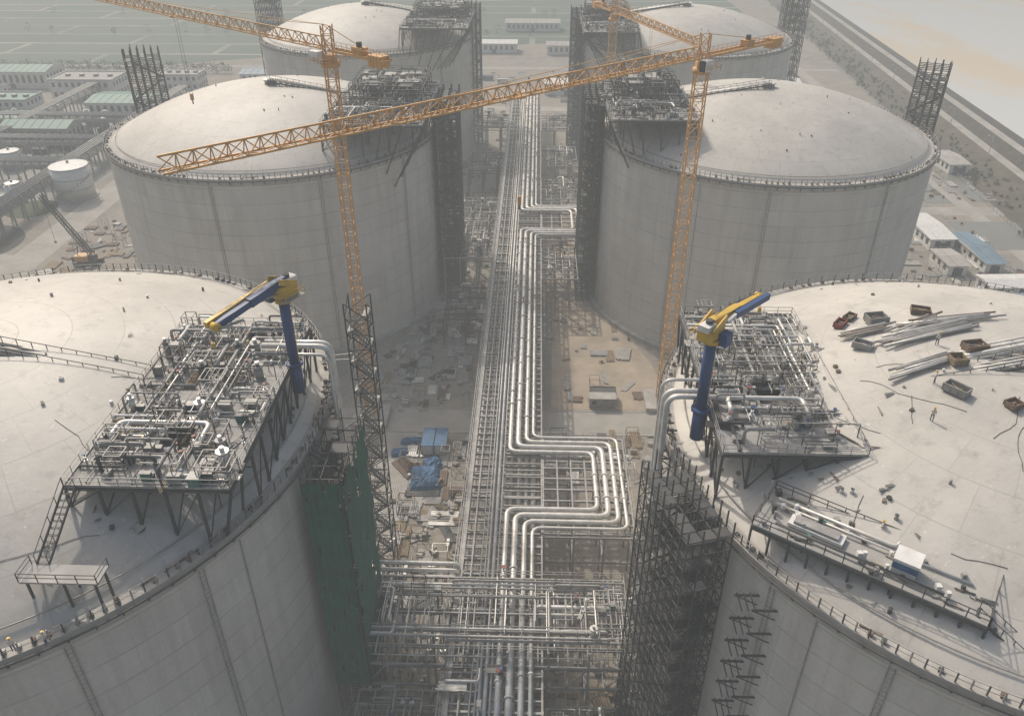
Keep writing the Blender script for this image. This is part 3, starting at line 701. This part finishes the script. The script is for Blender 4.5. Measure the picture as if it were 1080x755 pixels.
# ------------------------------------------------------------------ tower cranes
def crane(base,ztop,tip,ctr,m,hook=.6,tj=.2,w=2.2):
    bx,by=base; e=empty("tower_crane",(bx,by,0)); off=(-bx,-by,0)
    a=MB(); a.box(bx-4,bx+4,by-4,by+4,0,1.2,'conc'); a.lattice((bx,by,1.2),(bx,by,ztop-3),w,w,int(ztop/2.6),.22,m,.12)
    a.obj("mast",e,off)
    d=V((tip[0]-bx,tip[1]-by,0));L=d.length;d.normalize();sd=V((-d.y,d.x,0)); c=V((bx,by,ztop))
    a=MB(); a.cyl(bx,by,ztop-3,ztop-2,1.7,m,16); a.beam(c+V((0,0,-2)),c+V((0,0,-.9)),2.2,m)
    a.lattice(c+V((0,0,-1)),c+V((0,0,4.)),1.7,1.7,3,.2,m)
    p=c+sd*1.9+d*1.2+V((0,0,-2.2)); q=[p+d*x_+sd*y_+V((0,0,z_)) for z_ in(0,2) for x_,y_ in((-1,-.7),(1.2,-.7),(1.2,.7),(-1,.7))]
    a.add(q,[(3,2,1,0),(4,5,6,7),(0,1,5,4),(2,3,7,6),(3,0,4,7)],'white'); a.add([v.copy() for v in q],[(1,2,6,5)],'glass')
    a.rail([c+d*2+sd*2.8+V((0,0,-2.3)),c-d*2+sd*2.8+V((0,0,-2.3)),c-d*2-sd*2+V((0,0,-2.3))],1.1,m,.08,1.)
    a.obj("slewing_unit",e,off)
    j=MB(); j.lattice(c+d*1.2,c+d*L+V((0,0,.3)),1.6,1.9,int(L/2.1),tj,m,tj*.5,tri=True)
    top=c+V((0,0,4.))
    for k in(.35,.7): j.beam(top,c+d*L*k+V((0,0,1.9)),.08,m)
    h=c+d*L*hook; j.beam(h-sd*.9,h+sd*.9,1.2,m,.3)
    j.beam(h+sd*.3,h+sd*.3-V((0,0,16)),.05,'dark'); j.beam(h-sd*.3,h-sd*.3-V((0,0,16)),.05,'dark'); j.beam(h-V((0,0,16)),h-V((0,0,17.4)),.6,m); j.beam(h-V((0,0,17.4)),h-V((0,0,18.3)),.2,'dark')
    j.obj("jib",e,off)
    cd=V((ctr[0]-bx,ctr[1]-by,0));CL=cd.length
    k=MB()
    for s_ in(-.9,.9): k.beam(c-d*1+sd*s_,c-d*CL+sd*s_,.26,m,.45); k.beam(c-d*1+sd*s_+V((0,0,1.1)),c-d*CL+sd*s_+V((0,0,1.1)),.07,m)
    n=int(CL/1.5)
    for i in range(n+1):
        q=c-d*(1+(CL-1)*i/n); k.beam(q-sd*.9,q+sd*.9,.14,m)
        for s_ in(-.9,.9): k.beam(q+sd*s_,q+sd*s_+V((0,0,1.1)),.07,m)
    for i in range(4): q=c-d*(CL-1-i*.8); k.beam(q-sd*1.1+V((0,0,-.3)),q+sd*1.1+V((0,0,-.3)),.7,m,1.9)
    q=c-d*(CL*.55)+V((0,0,.8)); k.beam(q-d*1.3,q+d*1.3,1.5,m,1.1); k.cyl(q.x,q.y,q.z+.5,q.z+1.4,.5,'dark',10); k.beam(top,c-d*(CL-1.5),.12,m)
    k.obj("counter_jib",e,off)
    return e
crane((34.1,155.1),78.5,(-39.9,87.8),(53,171),'orange',.45,.24,2.3)
crane((-33.5,147),81,(-94-20,195+17),(-21,138),'orange',.5,.2,1.9)
crane((28.5,282),67,(46,224),(23,300),'orange',.5,.26,2.4)

# crawler crane parked in the left-hand laydown area
e=empty("crawler_crane",(-138,226,0)); mb=MB()
for s_ in(-1,1):
    mb.box(-3.4,3.4,s_*2.2-.45,s_*2.2+.45,.2,1.2,'dark')
    for k in(-3.2,3.2): mb.tube([(k,s_*2.2-.45,.7),(k,s_*2.2+.45,.7)],.6,'dark',12)
mb.cyl(0,0,1,1.6,1.3,'dark',14); mb.box(-3.6,2.6,-1.5,1.5,1.6,3.4,'orange'); mb.box(-4.4,-3.6,-1.6,1.6,1.5,3.2,'dark'); mb.box(1.2,3.1,-1.9,-.6,1.8,4.,'glass')
mb.lattice((2.4,0,2.2),(-12,5,21),1.2,1.2,12,.22,'dark',.12); mb.beam((-3,0,3.4),(-2,0,6.5),.2,'dark'); mb.beam((-2,0,6.5),(-12,5,21),.08,'dark'); mb.beam((-12,5,21),(-12,5,6),.08,'dark'); mb.beam((-12,5,6),(-12,5,5),.5,'orange')
mb.obj("crane_body",e)

# ------------------------------------------------------------------ knuckle boom cranes
def knuckle(base,z0,z1,tip,fold,c1,c2,el=1.4):
    bx,by=base; e=empty("knuckle_boom_crane",(bx,by,z0)); off=(-bx,-by,-z0)
    a=MB(); a.cyl(bx,by,z0-4,z0,.8,'blue',18); a.cyl(bx,by,z0,z0+.4,1.1,'blue',18); a.cyl(bx,by,z0+.4,z1-1.6,.65,'blue',18); a.cyl(bx,by,z1-1.6,z1-1.1,1.05,'yellow',18)
    for k in range(int((z1-z0-2)/.4)): a.beam((bx+.7,by-.25,z0+.6+k*.4),(bx+.7,by+.25,z0+.6+k*.4),.06,'yellow')
    a.obj("pedestal",e,off)
    d=V((tip[0]-bx,tip[1]-by,0)).normalized();sd=V((-d.y,d.x,0));c=V((bx,by,z1)); L=(V((tip[0],tip[1],0))-V((bx,by,0))).length
    a=MB(); a.beam(c-d*1.8+V((0,0,-.2)),c+d*1.1+V((0,0,-.2)),1.7,'yellow',1.4)
    a.beam(c-d*2.1+V((0,0,.8)),c-d*.4+V((0,0,.8)),1.3,'white',.7)
    for s_ in(-1,1): a.beam(c+sd*s_*.95-d*1.5+V((0,0,.4)),c+sd*s_*.95+d*1.0+V((0,0,1.5)),.18,'yellow',.7)
    a.rail([c-d*2.+sd*1.7+V((0,0,-.9)),c+d*1.2+sd*1.7+V((0,0,-.9))],1.,'yellow',.06,1.); a.beam(c-d*2.+sd*1.3+V((0,0,-1)),c+d*1.2+sd*1.3+V((0,0,-1)),.8,'steel',.08)
    p=c-sd*1.4+d*.5+V((0,0,-.9)); a.beam(p-d*.6,p+d*.7,1.,'blue',1.5); a.beam(p+d*.7,p+d*.76,.85,'glass',1.1)
    a.cyl((c-d*1).x,(c-d*1).y,z1+.9,z1+1.6,.4,'dark',10)
    a.obj("slewing_house",e,off)
    a=MB(); r0=c+V((0,0,1.0)); e1=c+d*L*.95+V((0,0,el))
    mid=r0.lerp(e1,.5); a.beam(r0-d*.6,mid,.85,c1,1.05); a.beam(mid-d*.4,e1,.65,c1,.8)
    a.beam(c+d*1.0+V((0,0,-.3)),r0.lerp(e1,.42)-V((0,0,.5)),.26,'steel'); a.tube([e1-sd*.5,e1+sd*.5],.48,'yellow',14)
    k1=e1-sd*.85; k2=c+d*L*fold-sd*.85+V((0,0,.9)); a.beam(k1+d*.5+V((0,0,.2)),k2,.55,c2,.75); a.beam(k2,k2-d*1.8-V((0,0,.2)),.35,'white',.45)
    a.beam(e1+sd*.6-V((0,0,.1)),e1+sd*.6-d*3.4-V((0,0,.6)),.24,'steel')
    a.tube([r0+V((0,0,.7)),r0.lerp(e1,.3)+V((0,0,1.1)),r0.lerp(e1,.7)+V((0,0,.8)),e1+V((0,0,.6))],.05,'dark',5)
    q=e1+d*.7-V((0,0,.3)); a.beam(q,q-V((0,0,1.4)),.07,'dark'); a.beam(q-V((0,0,1.4)),q-V((0,0,2.)),.35,'yellow')
    a.obj("knuckle_boom",e,off)
knuckle((-26.6,83.5),55.6,66.2,(-31.8,74.2),.1,'blue','yellow',-.2)
knuckle((23.2,76.5),54.6,65.6,(30.2,84.0),.3,'yellow','blue',.4)

# ------------------------------------------------------------------ items on the near domes
def dz(x,y,t): return domez(math.hypot(x-TK[t][0],y-TK[t][1]))
def bin_(x,y,z,a,c,h,m,rot):
    mb=MB(); mb.box(-a/2,a/2,-c/2,c/2,.15,.25,m)
    for s_ in(-1,1): mb.box(-a/2,a/2,s_*c/2-.05,s_*c/2+.05,.15,h,m); mb.box(s_*a/2-.05,s_*a/2+.05,-c/2+.06,c/2-.06,.15,h,m)
    n=int(a/.7)
    for i in range(n+1):
        X=-a/2+a*i/n
        for s_ in(-1,1): mb.beam((X,s_*(c/2+.08),.15),(X,s_*(c/2+.08),h),.09,m)
    for s_ in(-1,1): mb.beam((-a/2,s_*(c/2+.06),h+.03),(a/2,s_*(c/2+.06),h+.03),.12,m); mb.beam((-a/2,s_*c*.35,.07),(a/2,s_*c*.35,.07),.14,'dark')
    for k in range(8):
        mb.beam((rng.uniform(-a/2+.2,a/2-.2),rng.uniform(-c/2+.2,c/2-.2),rng.uniform(.4,h*.8)),(rng.uniform(-a/2+.2,a/2-.2),rng.uniform(-c/2+.2,c/2-.2),rng.uniform(.4,h*.9)),.12,rng.choice(['wood','steel','rust']))
    o=mb.obj("skip_bin",None,(x,y,z)); o.rotation_euler=(0,0,rot)
for x,y,a,c,h,m,rt in((44.8,94.5,2.,1.,.8,'red',.9),(46.6,96.2,2.,.9,.7,'rust',.8),(49.2,94,2.6,1.6,1.1,'steel',.2),(55.5,95.5,2.4,1.2,.8,'rust',-.3),(51.6,76,2.6,1.3,1.,'steel',-.9),(54,81.5,1.7,1.5,1.,'wood',.1),(57.2,84.3,2.6,1.5,.9,'rust',.2),(45.2,87.4,2.3,1.2,.9,'steel',-.6),(56.5,73,1.6,1.2,.7,'rust',.4)):
    bin_(x,y,dz(x,y,1)-.05,a,c,h,m,rt)
st=MB(); r=random.Random(44)
for (ax_,ay_,bx_,by_,n,q) in((48,86,60,89.5,7,.16),(46.5,79.4,54,81.8,5,.16),(52,90.5,64,92.5,6,.12),(50,89.,57,92.8,5,.14),(44,90,50,91,6,.12)):
    d=V((bx_-ax_,by_-ay_,0)).normalized();s_=V((-d.y,d.x,0))
    for i in range(n):
        o=s_*(i*q*2.4+r.uniform(0,.1)); sh=d*r.uniform(-1.5,1.5); A=V((ax_,ay_,0))+o+sh;B=V((bx_,by_,0))+o+sh
        A.z=dz(A.x,A.y,1)+.5+r.uniform(0,.2);B.z=dz(B.x,B.y,1)+.5
        M=(A+B)/2;M.z=max(M.z,dz(M.x,M.y,1)+.4); st.tube([A,M,B],q,r.choice(['silver','steel','steel','rust']),8)
st.obj("pipe_stack")
for t,nm,cnt in((0,"loose_material",110),(1,"loose_material",150)):
    mb=MB(); tx,ty,sx=TK[t]
    for i in range(cnt):
        a=r.uniform(0,6.28);q=math.sqrt(r.random())*40; x,y=tx+q*math.cos(a),ty+q*math.sin(a)
        if r.random()<.7: x=tx-sx*r.uniform(22,40); y=ty+r.uniform(-32,14)
        if math.hypot(x-tx,y-ty)>40: continue
        z=dz(x,y,t); k=r.random(); L=r.uniform(.3,1.8);an=r.choice([.25,1.8,r.uniform(0,3.1)]);c_,s_=math.cos(an)*L/2,math.sin(an)*L/2
        if k<.6:
            for j in range(r.randint(1,4)): mb.beam((x-c_+j*.15*s_/max(L,.1)*2,y-s_+j*.14,z+.1),(x+c_,y+s_+j*.14,z+.1),.07,r.choice(['wood','steel','steel','dark','steel']))
        elif k<.88: mb.box(x-.25,x+.25,y-.18,y+.18,z-.05,z+r.uniform(.12,.35),r.choice(['wood','white','steel','conc','dark','steel']),an); mb.beam((x-.2,y,z+.35),(x+.2,y,z+.35),.05,'dark')
        else: mb.cyl(x,y,z-.1,z+.5,.2,r.choice(['steel','dark','white']),10); mb.cyl(x,y,z+.5,z+.53,.22,'dark',10)
    for i in range(9 if t else 3):
        x=tx-sx*r.uniform(2,30);y=ty+r.uniform(-28,10);an=r.uniform(0,6.28);pts=[]; L=r.randint(5,12)
        for k in range(L):
            if math.hypot(x-tx,y-ty)>40: break
            pts.append((x,y,dz(x,y,t)+.04)); an+=r.gauss(0,.22); x+=math.cos(an)*1.2;y+=math.sin(an)*1.2
        if len(pts)>3: mb.tube(pts,.03,'dark',5)
    mb.obj(nm)

# ------------------------------------------------------------------ ground clutter
def yard(name,x0,x1,y0,y1,n,seed,pal=('silver','steel','wood','rust','dark','steel','conc','steel')):
    mb=MB(); r=random.Random(seed)
    for i in range(n):
        x=r.uniform(x0,x1);y=r.uniform(y0,y1);an=r.choice([0,math.pi/2,math.pi/2,r.uniform(0,3.14)]);c_,s_=math.cos(an),math.sin(an); m=r.choice(pal); k=r.random()
        if k<.5:
            L=r.uniform(2,7);nn=r.randint(3,10);q=r.choice([.08,.12,.2])
            for j in range(nn):
                ox,oy=-s_*j*q*2.2,c_*j*q*2.2; e_=r.uniform(-.3,.3)
                mb.beam((x+ox-c_*(L/2+e_),y+oy-s_*(L/2+e_),q+.05),(x+ox+c_*L/2,y+oy+s_*L/2,q+.05),q*1.8,m)
            mb.beam((x-s_*-.2-c_*L*.3,y+c_*-.2-s_*L*.3,.05),(x-s_*nn*q*2.2-c_*L*.3,y+c_*nn*q*2.2-s_*L*.3,.05),.15,'wood')
        elif k<.8:
            a=r.uniform(.4,1.8);b_=r.uniform(.4,1.4);h=r.uniform(.2,1.1); mb.box(x-a/2,x+a/2,y-b_/2,y+b_/2,0,h,m,an); mb.beam((x-a/2,y,h+.05),(x+a/2,y,h+.05),.12,'wood')
        elif k<.88: mb.cyl(x,y,0,r.uniform(.5,1.2),r.uniform(.3,.7),m,12); mb.cyl(x,y,0,.15,.85,'wood',12)
        else:
            h=r.uniform(1.5,3);a=r.uniform(1.5,4)
            for X in(x-a/2,x+a/2):
                for Y in(y-1,y+1): mb.beam((X,Y,0),(X,Y,h),.12,m)
                mb.beam((X,y-1,h),(X,y+1,h),.12,m)
            for Y in(y-1,y+1): mb.beam((x-a/2,Y,h),(x+a/2,Y,h),.12,m)
    return mb.obj(name)
yard("material_yard",-33,-10,152,190,95,1); yard("material_yard",-24,-10,98,141,100,2); yard("material_yard",8,34,125,142,55,3)
yard("material_yard",8,30,152,200,26,4); yard("material_yard",-26,-10,186,262,80,5,('dark','steel','rust','wood','silver')); yard("material_yard",8,24,246,330,70,6,('dark','steel','rust','conc'))
yard("material_yard",-22,-9,60,98,60,7); yard("material_yard",7,22,60,96,60,8); yard("material_yard",-150,-112,170,262,260,9,('dark','steel','rust','wood'))
yard("material_yard",112,158,200,275,140,10,('steel','conc','rust','white')); yard("material_yard",-28,-9,270,420,90,11,('dark','steel','conc','rust')); yard("material_yard",10,160,425,500,160,12,('steel','white','conc','roofblue','dark'))
yard("material_yard",-140,0,425,500,160,13,('steel','white','conc','roofblue','dark')); yard("material_yard",150,182,290,420,160,14,('steel','conc','rust'))
yard("material_yard",112,182,150,215,90,15,('steel','conc','rust','dark')); yard("material_yard",-34,-24,152,200,26,16)
def tarp(x,y,a,c,h,rot,m='tarp'):
    r=random.Random(int(x*7+y)); mb=MB(); n=10;vs=[];fs=[]
    for j in range(n+1):
        for i in range(n+1):
            u,v=i/n*2-1,j/n*2-1; e_=max(abs(u),abs(v)); z=h*(1-e_**4)+(r.uniform(0,.35) if e_<.99 else .02)
            vs.append(V((u*a/2+r.uniform(-.1,.1),v*c/2+r.uniform(-.1,.1),z)))
    for j in range(n):
        for i in range(n): q=j*(n+1)+i; fs.append((q,q+1,q+n+2,q+n+1))
    mb.add(vs,fs,m); o=mb.obj("tarpaulin_covered_stack",None,(x,y,0)); o.rotation_euler=(0,0,rot)
tarp(-18.5,126,6.5,8,1.6,.1); tarp(-17.5,131,4,3.5,1.2,.4); tarp(-25,134.5,4,2.4,.9,.2); tarp(-23,138.5,5,2,.9,.1)
def container(x,y,rot,m,L=6.06,roof=None):
    mb=MB(); mb.box(-L/2,L/2,-1.2,1.2,.15,2.55,m)
    n=int(L/.3)
    for i in range(n+1):
        X=-L/2+.05+(L-.1)*i/n
        for s_ in(-1,1): mb.beam((X,s_*1.21,.3),(X,s_*1.21,2.45),.1,m)
    for X in(-L/2,L/2):
        for Y in(-1.2,1.2): mb.beam((X,Y,0),(X,Y,2.62),.16,'steel'); mb.beam((-L/2,Y,2.6),(L/2,Y,2.6),.14,m)
        mb.beam((X,-1.2,2.6),(X,1.2,2.6),.14,m)
    mb.box(L/2+.01,L/2+.05,-.9,-.05,.3,2.4,'white' if m!='white' else 'steel'); mb.box(-L/2+.6,-L/2+1.6,-1.29,-1.26,1.1,2,'glass')
    if roof: mb.box(-L/2-.2,L/2+.2,-1.4,1.4,2.66,2.78,roof)
    o=mb.obj("site_container",None,(x,y,0)); o.rotation_euler=(0,0,rot)
container(-18.9,137.,math.pi/2,'white',6,'tarp'); container(-16.3,137.1,math.pi/2,'white',6,'tarp'); container(20.3,156.5,0,'dark'); container(20,153.8,0,'steel',6,'conc')
for i in range(7): container(-70+i*9,470+(i%2)*8,0,'roofblue' if i%3 else 'white')
for i in range(5): container(60+i*14,462,0,'roofblue' if i%2 else 'white')

# ------------------------------------------------------------------ buildings
def building(name,x,y,a,b,h,rot=0,wall='white',roof='green',gable=0,storeys=1):
    mb=MB(); hw=a/2;hb=b/2
    mb.box(-hw,hw,-hb,hb,0,h,wall)
    if gable:
        e_=.6; vs=[V((-hw-e_,-hb-e_,h+.05)),V((hw+e_,-hb-e_,h+.05)),V((hw+e_,0,h+gable)),V((-hw-e_,0,h+gable)),V((hw+e_,hb+e_,h+.05)),V((-hw-e_,hb+e_,h+.05))]
        mb.add(vs,[(0,1,2,3),(3,2,4,5)],roof); mb.add([v.copy() for v in vs],[(0,3,5),(1,4,2)],wall)
        for k in range(int(a/4)): X=-hw+2+k*4; mb.beam((X,-hb-.5,h+.12),(X,0,h+gable+.06),.12,roof); mb.beam((X,hb+.5,h+.12),(X,0,h+gable+.06),.12,roof)
    else:
        mb.box(-hw-.2,hw+.2,-hb-.2,hb+.2,h,h+.25,roof)
        for s_ in(-1,1): mb.box(-hw-.2,hw+.2,s_*hb-.15+.0,s_*hb+.15,h+.25,h+.9,wall); mb.box(s_*hw-.15,s_*hw+.15,-hb+.16,hb-.16,h+.25,h+.9,wall)
        for k in range(4): X=-hw*.7+k*hw*.45; mb.box(X,X+2,-1,1,h+.25,h+1.4,'steel')
    fh=h/storeys
    for f in range(storeys):
        for k in range(int(a/3.5)):
            X=-hw+1.6+k*3.5
            for s_ in(-1,1): mb.box(X,X+1.6,s_*(hb+.03)-.02,s_*(hb+.03)+.02,f*fh+fh*.35,f*fh+fh*.8,'glass')
        for k in range(int(b/3.5)):
            Y=-hb+1.6+k*3.5
            for s_ in(-1,1): mb.box(s_*(hw+.03)-.02,s_*(hw+.03)+.02,Y,Y+1.6,f*fh+fh*.35,f*fh+fh*.8,'glass')
    mb.box(-1.5,1.5,-hb-.1,-hb-.05,0,2.6,'dark')
    o=mb.obj(name,None,(x,y,0)); o.rotation_euler=(0,0,rot); return o
B=building
B("control_building",-238,436,34,20,10,0,'white','conc',0,2); B("control_building",-262,400,26,16,8,0,'white','green',0,2)
B("warehouse",-205,405,30,22,7,0,'white','green',1.5); B("warehouse",-300,415,44,22,8,0,'white','green',2); B("warehouse",-292,380,40,16,8,0,'conc','green',2)
B("warehouse",-345,460,50,24,9,0,'white','roofblue',2); B("warehouse",-290,460,40,20,9,0,'white','green',2); B("warehouse",-240,375,26,14,6,0,'conc','green',1)
B("warehouse",-345,400,40,26,9,0,'white','green',2); B("compressor_house",-218,350,30,14,9,0,'conc','green',2); B("substation_building",-262,345,24,14,8,0,'conc','conc',0,2)
B("substation_building",-195,455,22,14,8,0,'white','conc',0,2); B("warehouse",-400,520,60,30,9,0,'white','green',2)
for x,y,a,b_,h,rf in((137,256,8,22,4,'white'),(146,240,6,24,3.5,'roofblue'),(150,216,26,8,3.5,'white'),(142,204,28,7,3.5,'roofblue'),(134,232,6,12,3.5,'conc'),(176,330,8,18,4,'conc'),(150,330,8,16,4,'conc')):
    B("site_office",x,y,a,b_,h,.05,'white',rf,.8)
for x,y,a,b_,rf in((-25,560,30,14,'white'),(30,555,40,14,'conc'),(70,545,26,14,'roofblue'),(-60,600,30,16,'white'),(0,640,40,18,'conc'),(110,560,30,14,'white'),(-150,470,30,16,'roofblue'),(-110,455,24,14,'white'),(50,470,50,12,'steel'),(130,455,34,14,'white'),(20,450,24,12,'white')):
    B("industrial_building",x,y,a,b_,6,0,'white',rf,1.2)
def smalltank(x,y,r_,h,name="small_storage_tank",m='white'):
    mb=MB(); mb.cyl(0,0,0,h,r_,m,40); vs=[V((r_*1.01*math.cos(k*math.pi/20),r_*1.01*math.sin(k*math.pi/20),h)) for k in range(40)]+[V((0,0,h+r_*.18))]
    mb.add(vs,[(k,(k+1)%40,40) for k in range(40)],m,True)
    for z in(h*.33,h*.66,h): mb.tube([((r_+.08)*math.cos(k*math.pi/20),(r_+.08)*math.sin(k*math.pi/20),z) for k in range(40)],.12,'steel',5,closed=True)
    for k in range(20):
        a=k*.18+3.6; z=h*k/20; mb.beam(((r_+.1)*math.cos(a),(r_+.1)*math.sin(a),z),((r_+1)*math.cos(a),(r_+1)*math.sin(a),z),.5,'steel',.1)
        mb.beam(((r_+1)*math.cos(a),(r_+1)*math.sin(a),z),((r_+1)*math.cos(a),(r_+1)*math.sin(a),z+1.1),.08,'steel')
    mb.cyl(0,0,h+r_*.18,h+r_*.18+.6,.5,'steel',10); mb.cyl(0,0,0,.4,r_+1.2,'conc',40); mb.obj(name,None,(x,y,0))
smalltank(-172,286,6.8,12); smalltank(-186,300,3,6); smalltank(-215,318,4,7); smalltank(-196,286,2.6,5,m='silver')
pp=MB(); r=random.Random(8)
for (xa_,xb_,yc) in((-330,-175,300),(-330,-175,330),(-330,-180,365)):
    x=xa_
    while x<xb_:
        for q in(-3,3): pp.beam((x,yc+q,0),(x,yc+q,9),.5,'steel')
        for z in(6,9): pp.beam((x,yc-3,z),(x,yc+3,z),.4,'steel')
        x+=7
    for q in(-2.4,-1.2,0,1.1,2.3):
        for z in(6.5,9.5): pp.tube([(xa_,yc+q,z),(xb_,yc+q,z)],.35,'steel',6)
for (xc,ya_,yb_) in((-180,240,420),(-230,290,440)):
    y=ya_
    while y<yb_:
        for q in(-3,3): pp.beam((xc+q,y,0),(xc+q,y,9),.5,'steel')
        for z in(6,9): pp.beam((xc-3,y,z),(xc+3,y,z),.4,'steel')
        y+=7
    for q in(-2.4,-1.2,0,1.1,2.3):
        for z in(6.5,9.5): pp.tube([(xc+q,ya_,z),(xc+q,yb_,z)],.35,'steel',6)
for k in range(110):
    x=r.uniform(-330,-186);y=r.uniform(272,400); h=r.uniform(2,7);q=r.uniform(.8,2)
    if r.random()<.4: pp.cyl(x,y,0,h,q,r.choice(['silver','steel','white']),12); pp.cyl(x,y,h,h+.4,q*.7,'steel',12)
    else: pp.box(x-3,x+3,y-2,y+2,0,h*.6,r.choice(['steel','conc','green','dark'])); pp.rail([(x-3,y-2,h*.6),(x+3,y-2,h*.6),(x+3,y+2,h*.6)],1.1,'steel',.15)
pp.obj("process_plant_pipework")
def disc(name,x,y,r_,z,mat): return sheet(name,[(x+r_*math.cos(k*math.pi/24),y+r_*math.sin(k*math.pi/24)) for k in range(48)],z,mat)
disc("asphalt_turning_circle",-186,240,17,.05,simple("asphalt",(.055,.055,.05),.9,0,.3,.1))
disc("grass_verge",-182,272,9,.05,simple("verge_grass",(.075,.10,.05),.95,0,.5,.3))
pond=simple("pond_water",(.20,.195,.165),.2,0,.2,.05)
strip("settling_pond",150,174,246,270,.05,pond); strip("settling_pond",150,160,288,310,.05,pond)
strip("settling_pond",168,178,290,350,.045,pond)
# distant trees and scrub: one mass of small leaf faces
tm=simple("tree_foliage",(.06,.085,.04),.9,0,.5,.3,(.03,.045,.022)); vs=[];fs=[]; r=random.Random(77)
def treeclump(x,y,h,n=60):
    for k in range(n):
        a=r.uniform(0,6.28);q=h*.38*math.sqrt(r.random()); z=h*(.2+.8*r.random()); q*=1.1-abs(z/h-.6)
        c_=V((x+q*math.cos(a),y+q*math.sin(a),z)); u=V((r.uniform(-1,1),r.uniform(-1,1),r.uniform(-1,1)))*.7; w_=V((r.uniform(-1,1),r.uniform(-1,1),r.uniform(-1,1)))*.7
        o=len(vs); vs.extend([tuple(c_),tuple(c_+u),tuple(c_+w_)]); fs.append((o,o+1,o+2))
for i in range(90): treeclump(-350+i*1.9+r.uniform(-1,1),492+r.uniform(-3,3),r.uniform(4,7))
for i in range(70): treeclump(-400+i*8+r.uniform(-3,3),r.choice([612,690,780])+r.uniform(-3,3),r.uniform(5,8))
for i in range(420):
    y=r.uniform(200,760); treeclump(wx(y)-r.uniform(27,46),y,r.uniform(.8,2.2),26)
me=bpy.data.meshes.new("tree_row"); me.from_pydata(vs,[],fs); me.materials.append(tm)
to=bpy.data.objects.new("tree_row",me); COL.objects.link(to)
for i in range(14):
    y=250+i*45; x=wx(y)-25
    mb=MB(); mb.tube([(0,0,1.6),(0,0,10)],.12,'steel',6); mb.beam((0,0,10),(-1.8,0,10.4),.12,'steel'); mb.beam((-1.8,0,10.4),(-2.6,0,10.4),.35,'white',.12); mb.cyl(0,0,1.4,2.,.35,'conc',8); mb.obj("street_lamp",None,(x,y,0))
fb=MB()
for i in range(140):
    y=200+i*3.; x=wx(y)-46; fb.beam((x,y,0),(x,y,2),.1,'conc')
    if i: fb.beam((x,y,1.8),(wx(y-3)-46,y-3,1.8),.06,'steel'); fb.beam((x,y,1),(wx(y-3)-46,y-3,1),.06,'steel')
fb.obj("boundary_fence")

# ------------------------------------------------------------------ workers
wm=bpy.data.materials.new("workwear"); wm.use_nodes=True; nt=wm.node_tree; b=nt.nodes['Principled BSDF']
tc=nt.nodes.new("ShaderNodeTexCoord"); sp=nt.nodes.new("ShaderNodeSeparateXYZ"); cr_=nt.nodes.new("ShaderNodeValToRGB")
mrr=nt.nodes.new("ShaderNodeMath"); mrr.operation='DIVIDE'; mrr.inputs[1].default_value=1.8
nt.links.new(tc.outputs['Object'],sp.inputs[0]); nt.links.new(sp.outputs[2],mrr.inputs[0]); nt.links.new(mrr.outputs[0],cr_.inputs[0])
cr_.color_ramp.interpolation='CONSTANT'; el=cr_.color_ramp.elements
el[0].position=0;el[0].color=(.02,.02,.02,1); el[1].position=.05;el[1].color=(.04,.06,.12,1)
for p_,c_ in((.52,(.55,.50,.42,1)),(.84,(.45,.28,.2,1))):
    q=el.new(p_);q.color=c_
nt.links.new(cr_.outputs[0],b.inputs['Base Color'])
hv=[(0,0,.95),(0,0,1.2),(0,0,1.42),(0,.01,1.54),(0,.02,1.68),(-.19,0,1.40),(-.24,.05,1.14),(-.2,.22,.98),(.19,0,1.40),(.26,-.03,1.14),(.24,.08,.9),(-.1,0,.92),(-.12,.06,.5),(-.12,0,.07),(-.12,.15,.04),(.1,0,.92),(.14,-.04,.5),(.14,-.12,.07),(.14,.02,.04)]
hr=[.15,.15,.15,.06,.11,.075,.05,.04,.075,.05,.04,.10,.07,.05,.045,.10,.07,.05,.045]
he=[(0,1),(1,2),(2,3),(3,4),(2,5),(5,6),(6,7),(2,8),(8,9),(9,10),(0,11),(11,12),(12,13),(13,14),(0,15),(15,16),(16,17),(17,18)]
hme=bpy.data.meshes.new("construction_worker"); hme.from_pydata(hv,he,[]); hme.materials.append(wm)
hob=bpy.data.objects.new("tmp_worker",hme); COL.objects.link(hob)
sk=hob.modifiers.new("Skin","SKIN")
for i,q in enumerate(hr): hme.skin_vertices[0].data[i].radius=(q,q)
hme.skin_vertices[0].data[0].use_root=True
ss=hob.modifiers.new("Sub","SUBSURF"); ss.levels=1; ss.render_levels=1
dg=bpy.context.evaluated_depsgraph_get(); wmesh=bpy.data.meshes.new_from_object(hob.evaluated_get(dg)); wmesh.name="worker_body"
bpy.data.objects.remove(hob)
hat=MB()
hat.tube([(0,.02,1.70),(0,.02,1.72),(0,.02,1.79),(0,.02,1.82)],.125,'yellow',12); hat.cyl(0,.05,1.70,1.715,.17,'yellow',12)
tmpo=hat.obj("t"); hatme=tmpo.data; bpy.data.objects.remove(tmpo)
for x,y,z,rt in((-43.5,45.8,None,.5),(-40.9,46.6,None,-1),(-38,66,55.63,2),(-33,86,55.63,1),(32,72,54.63,0),(36,92,54.63,2.4),(50,78,None,1.2),(47.5,72,None,-.6),(53.5,86,None,.3),(39,60,51.42,1)):
    if z is None: z=dz(x,y,0 if x<0 else 1)
    ob=bpy.data.objects.new("construction_worker",wmesh); COL.objects.link(ob); ob.location=(x,y,z); ob.rotation_euler=(0,0,rt)
    h=bpy.data.objects.new("hard_hat",hatme); COL.objects.link(h); h.parent=ob
print("done",len(bpy.data.objects))
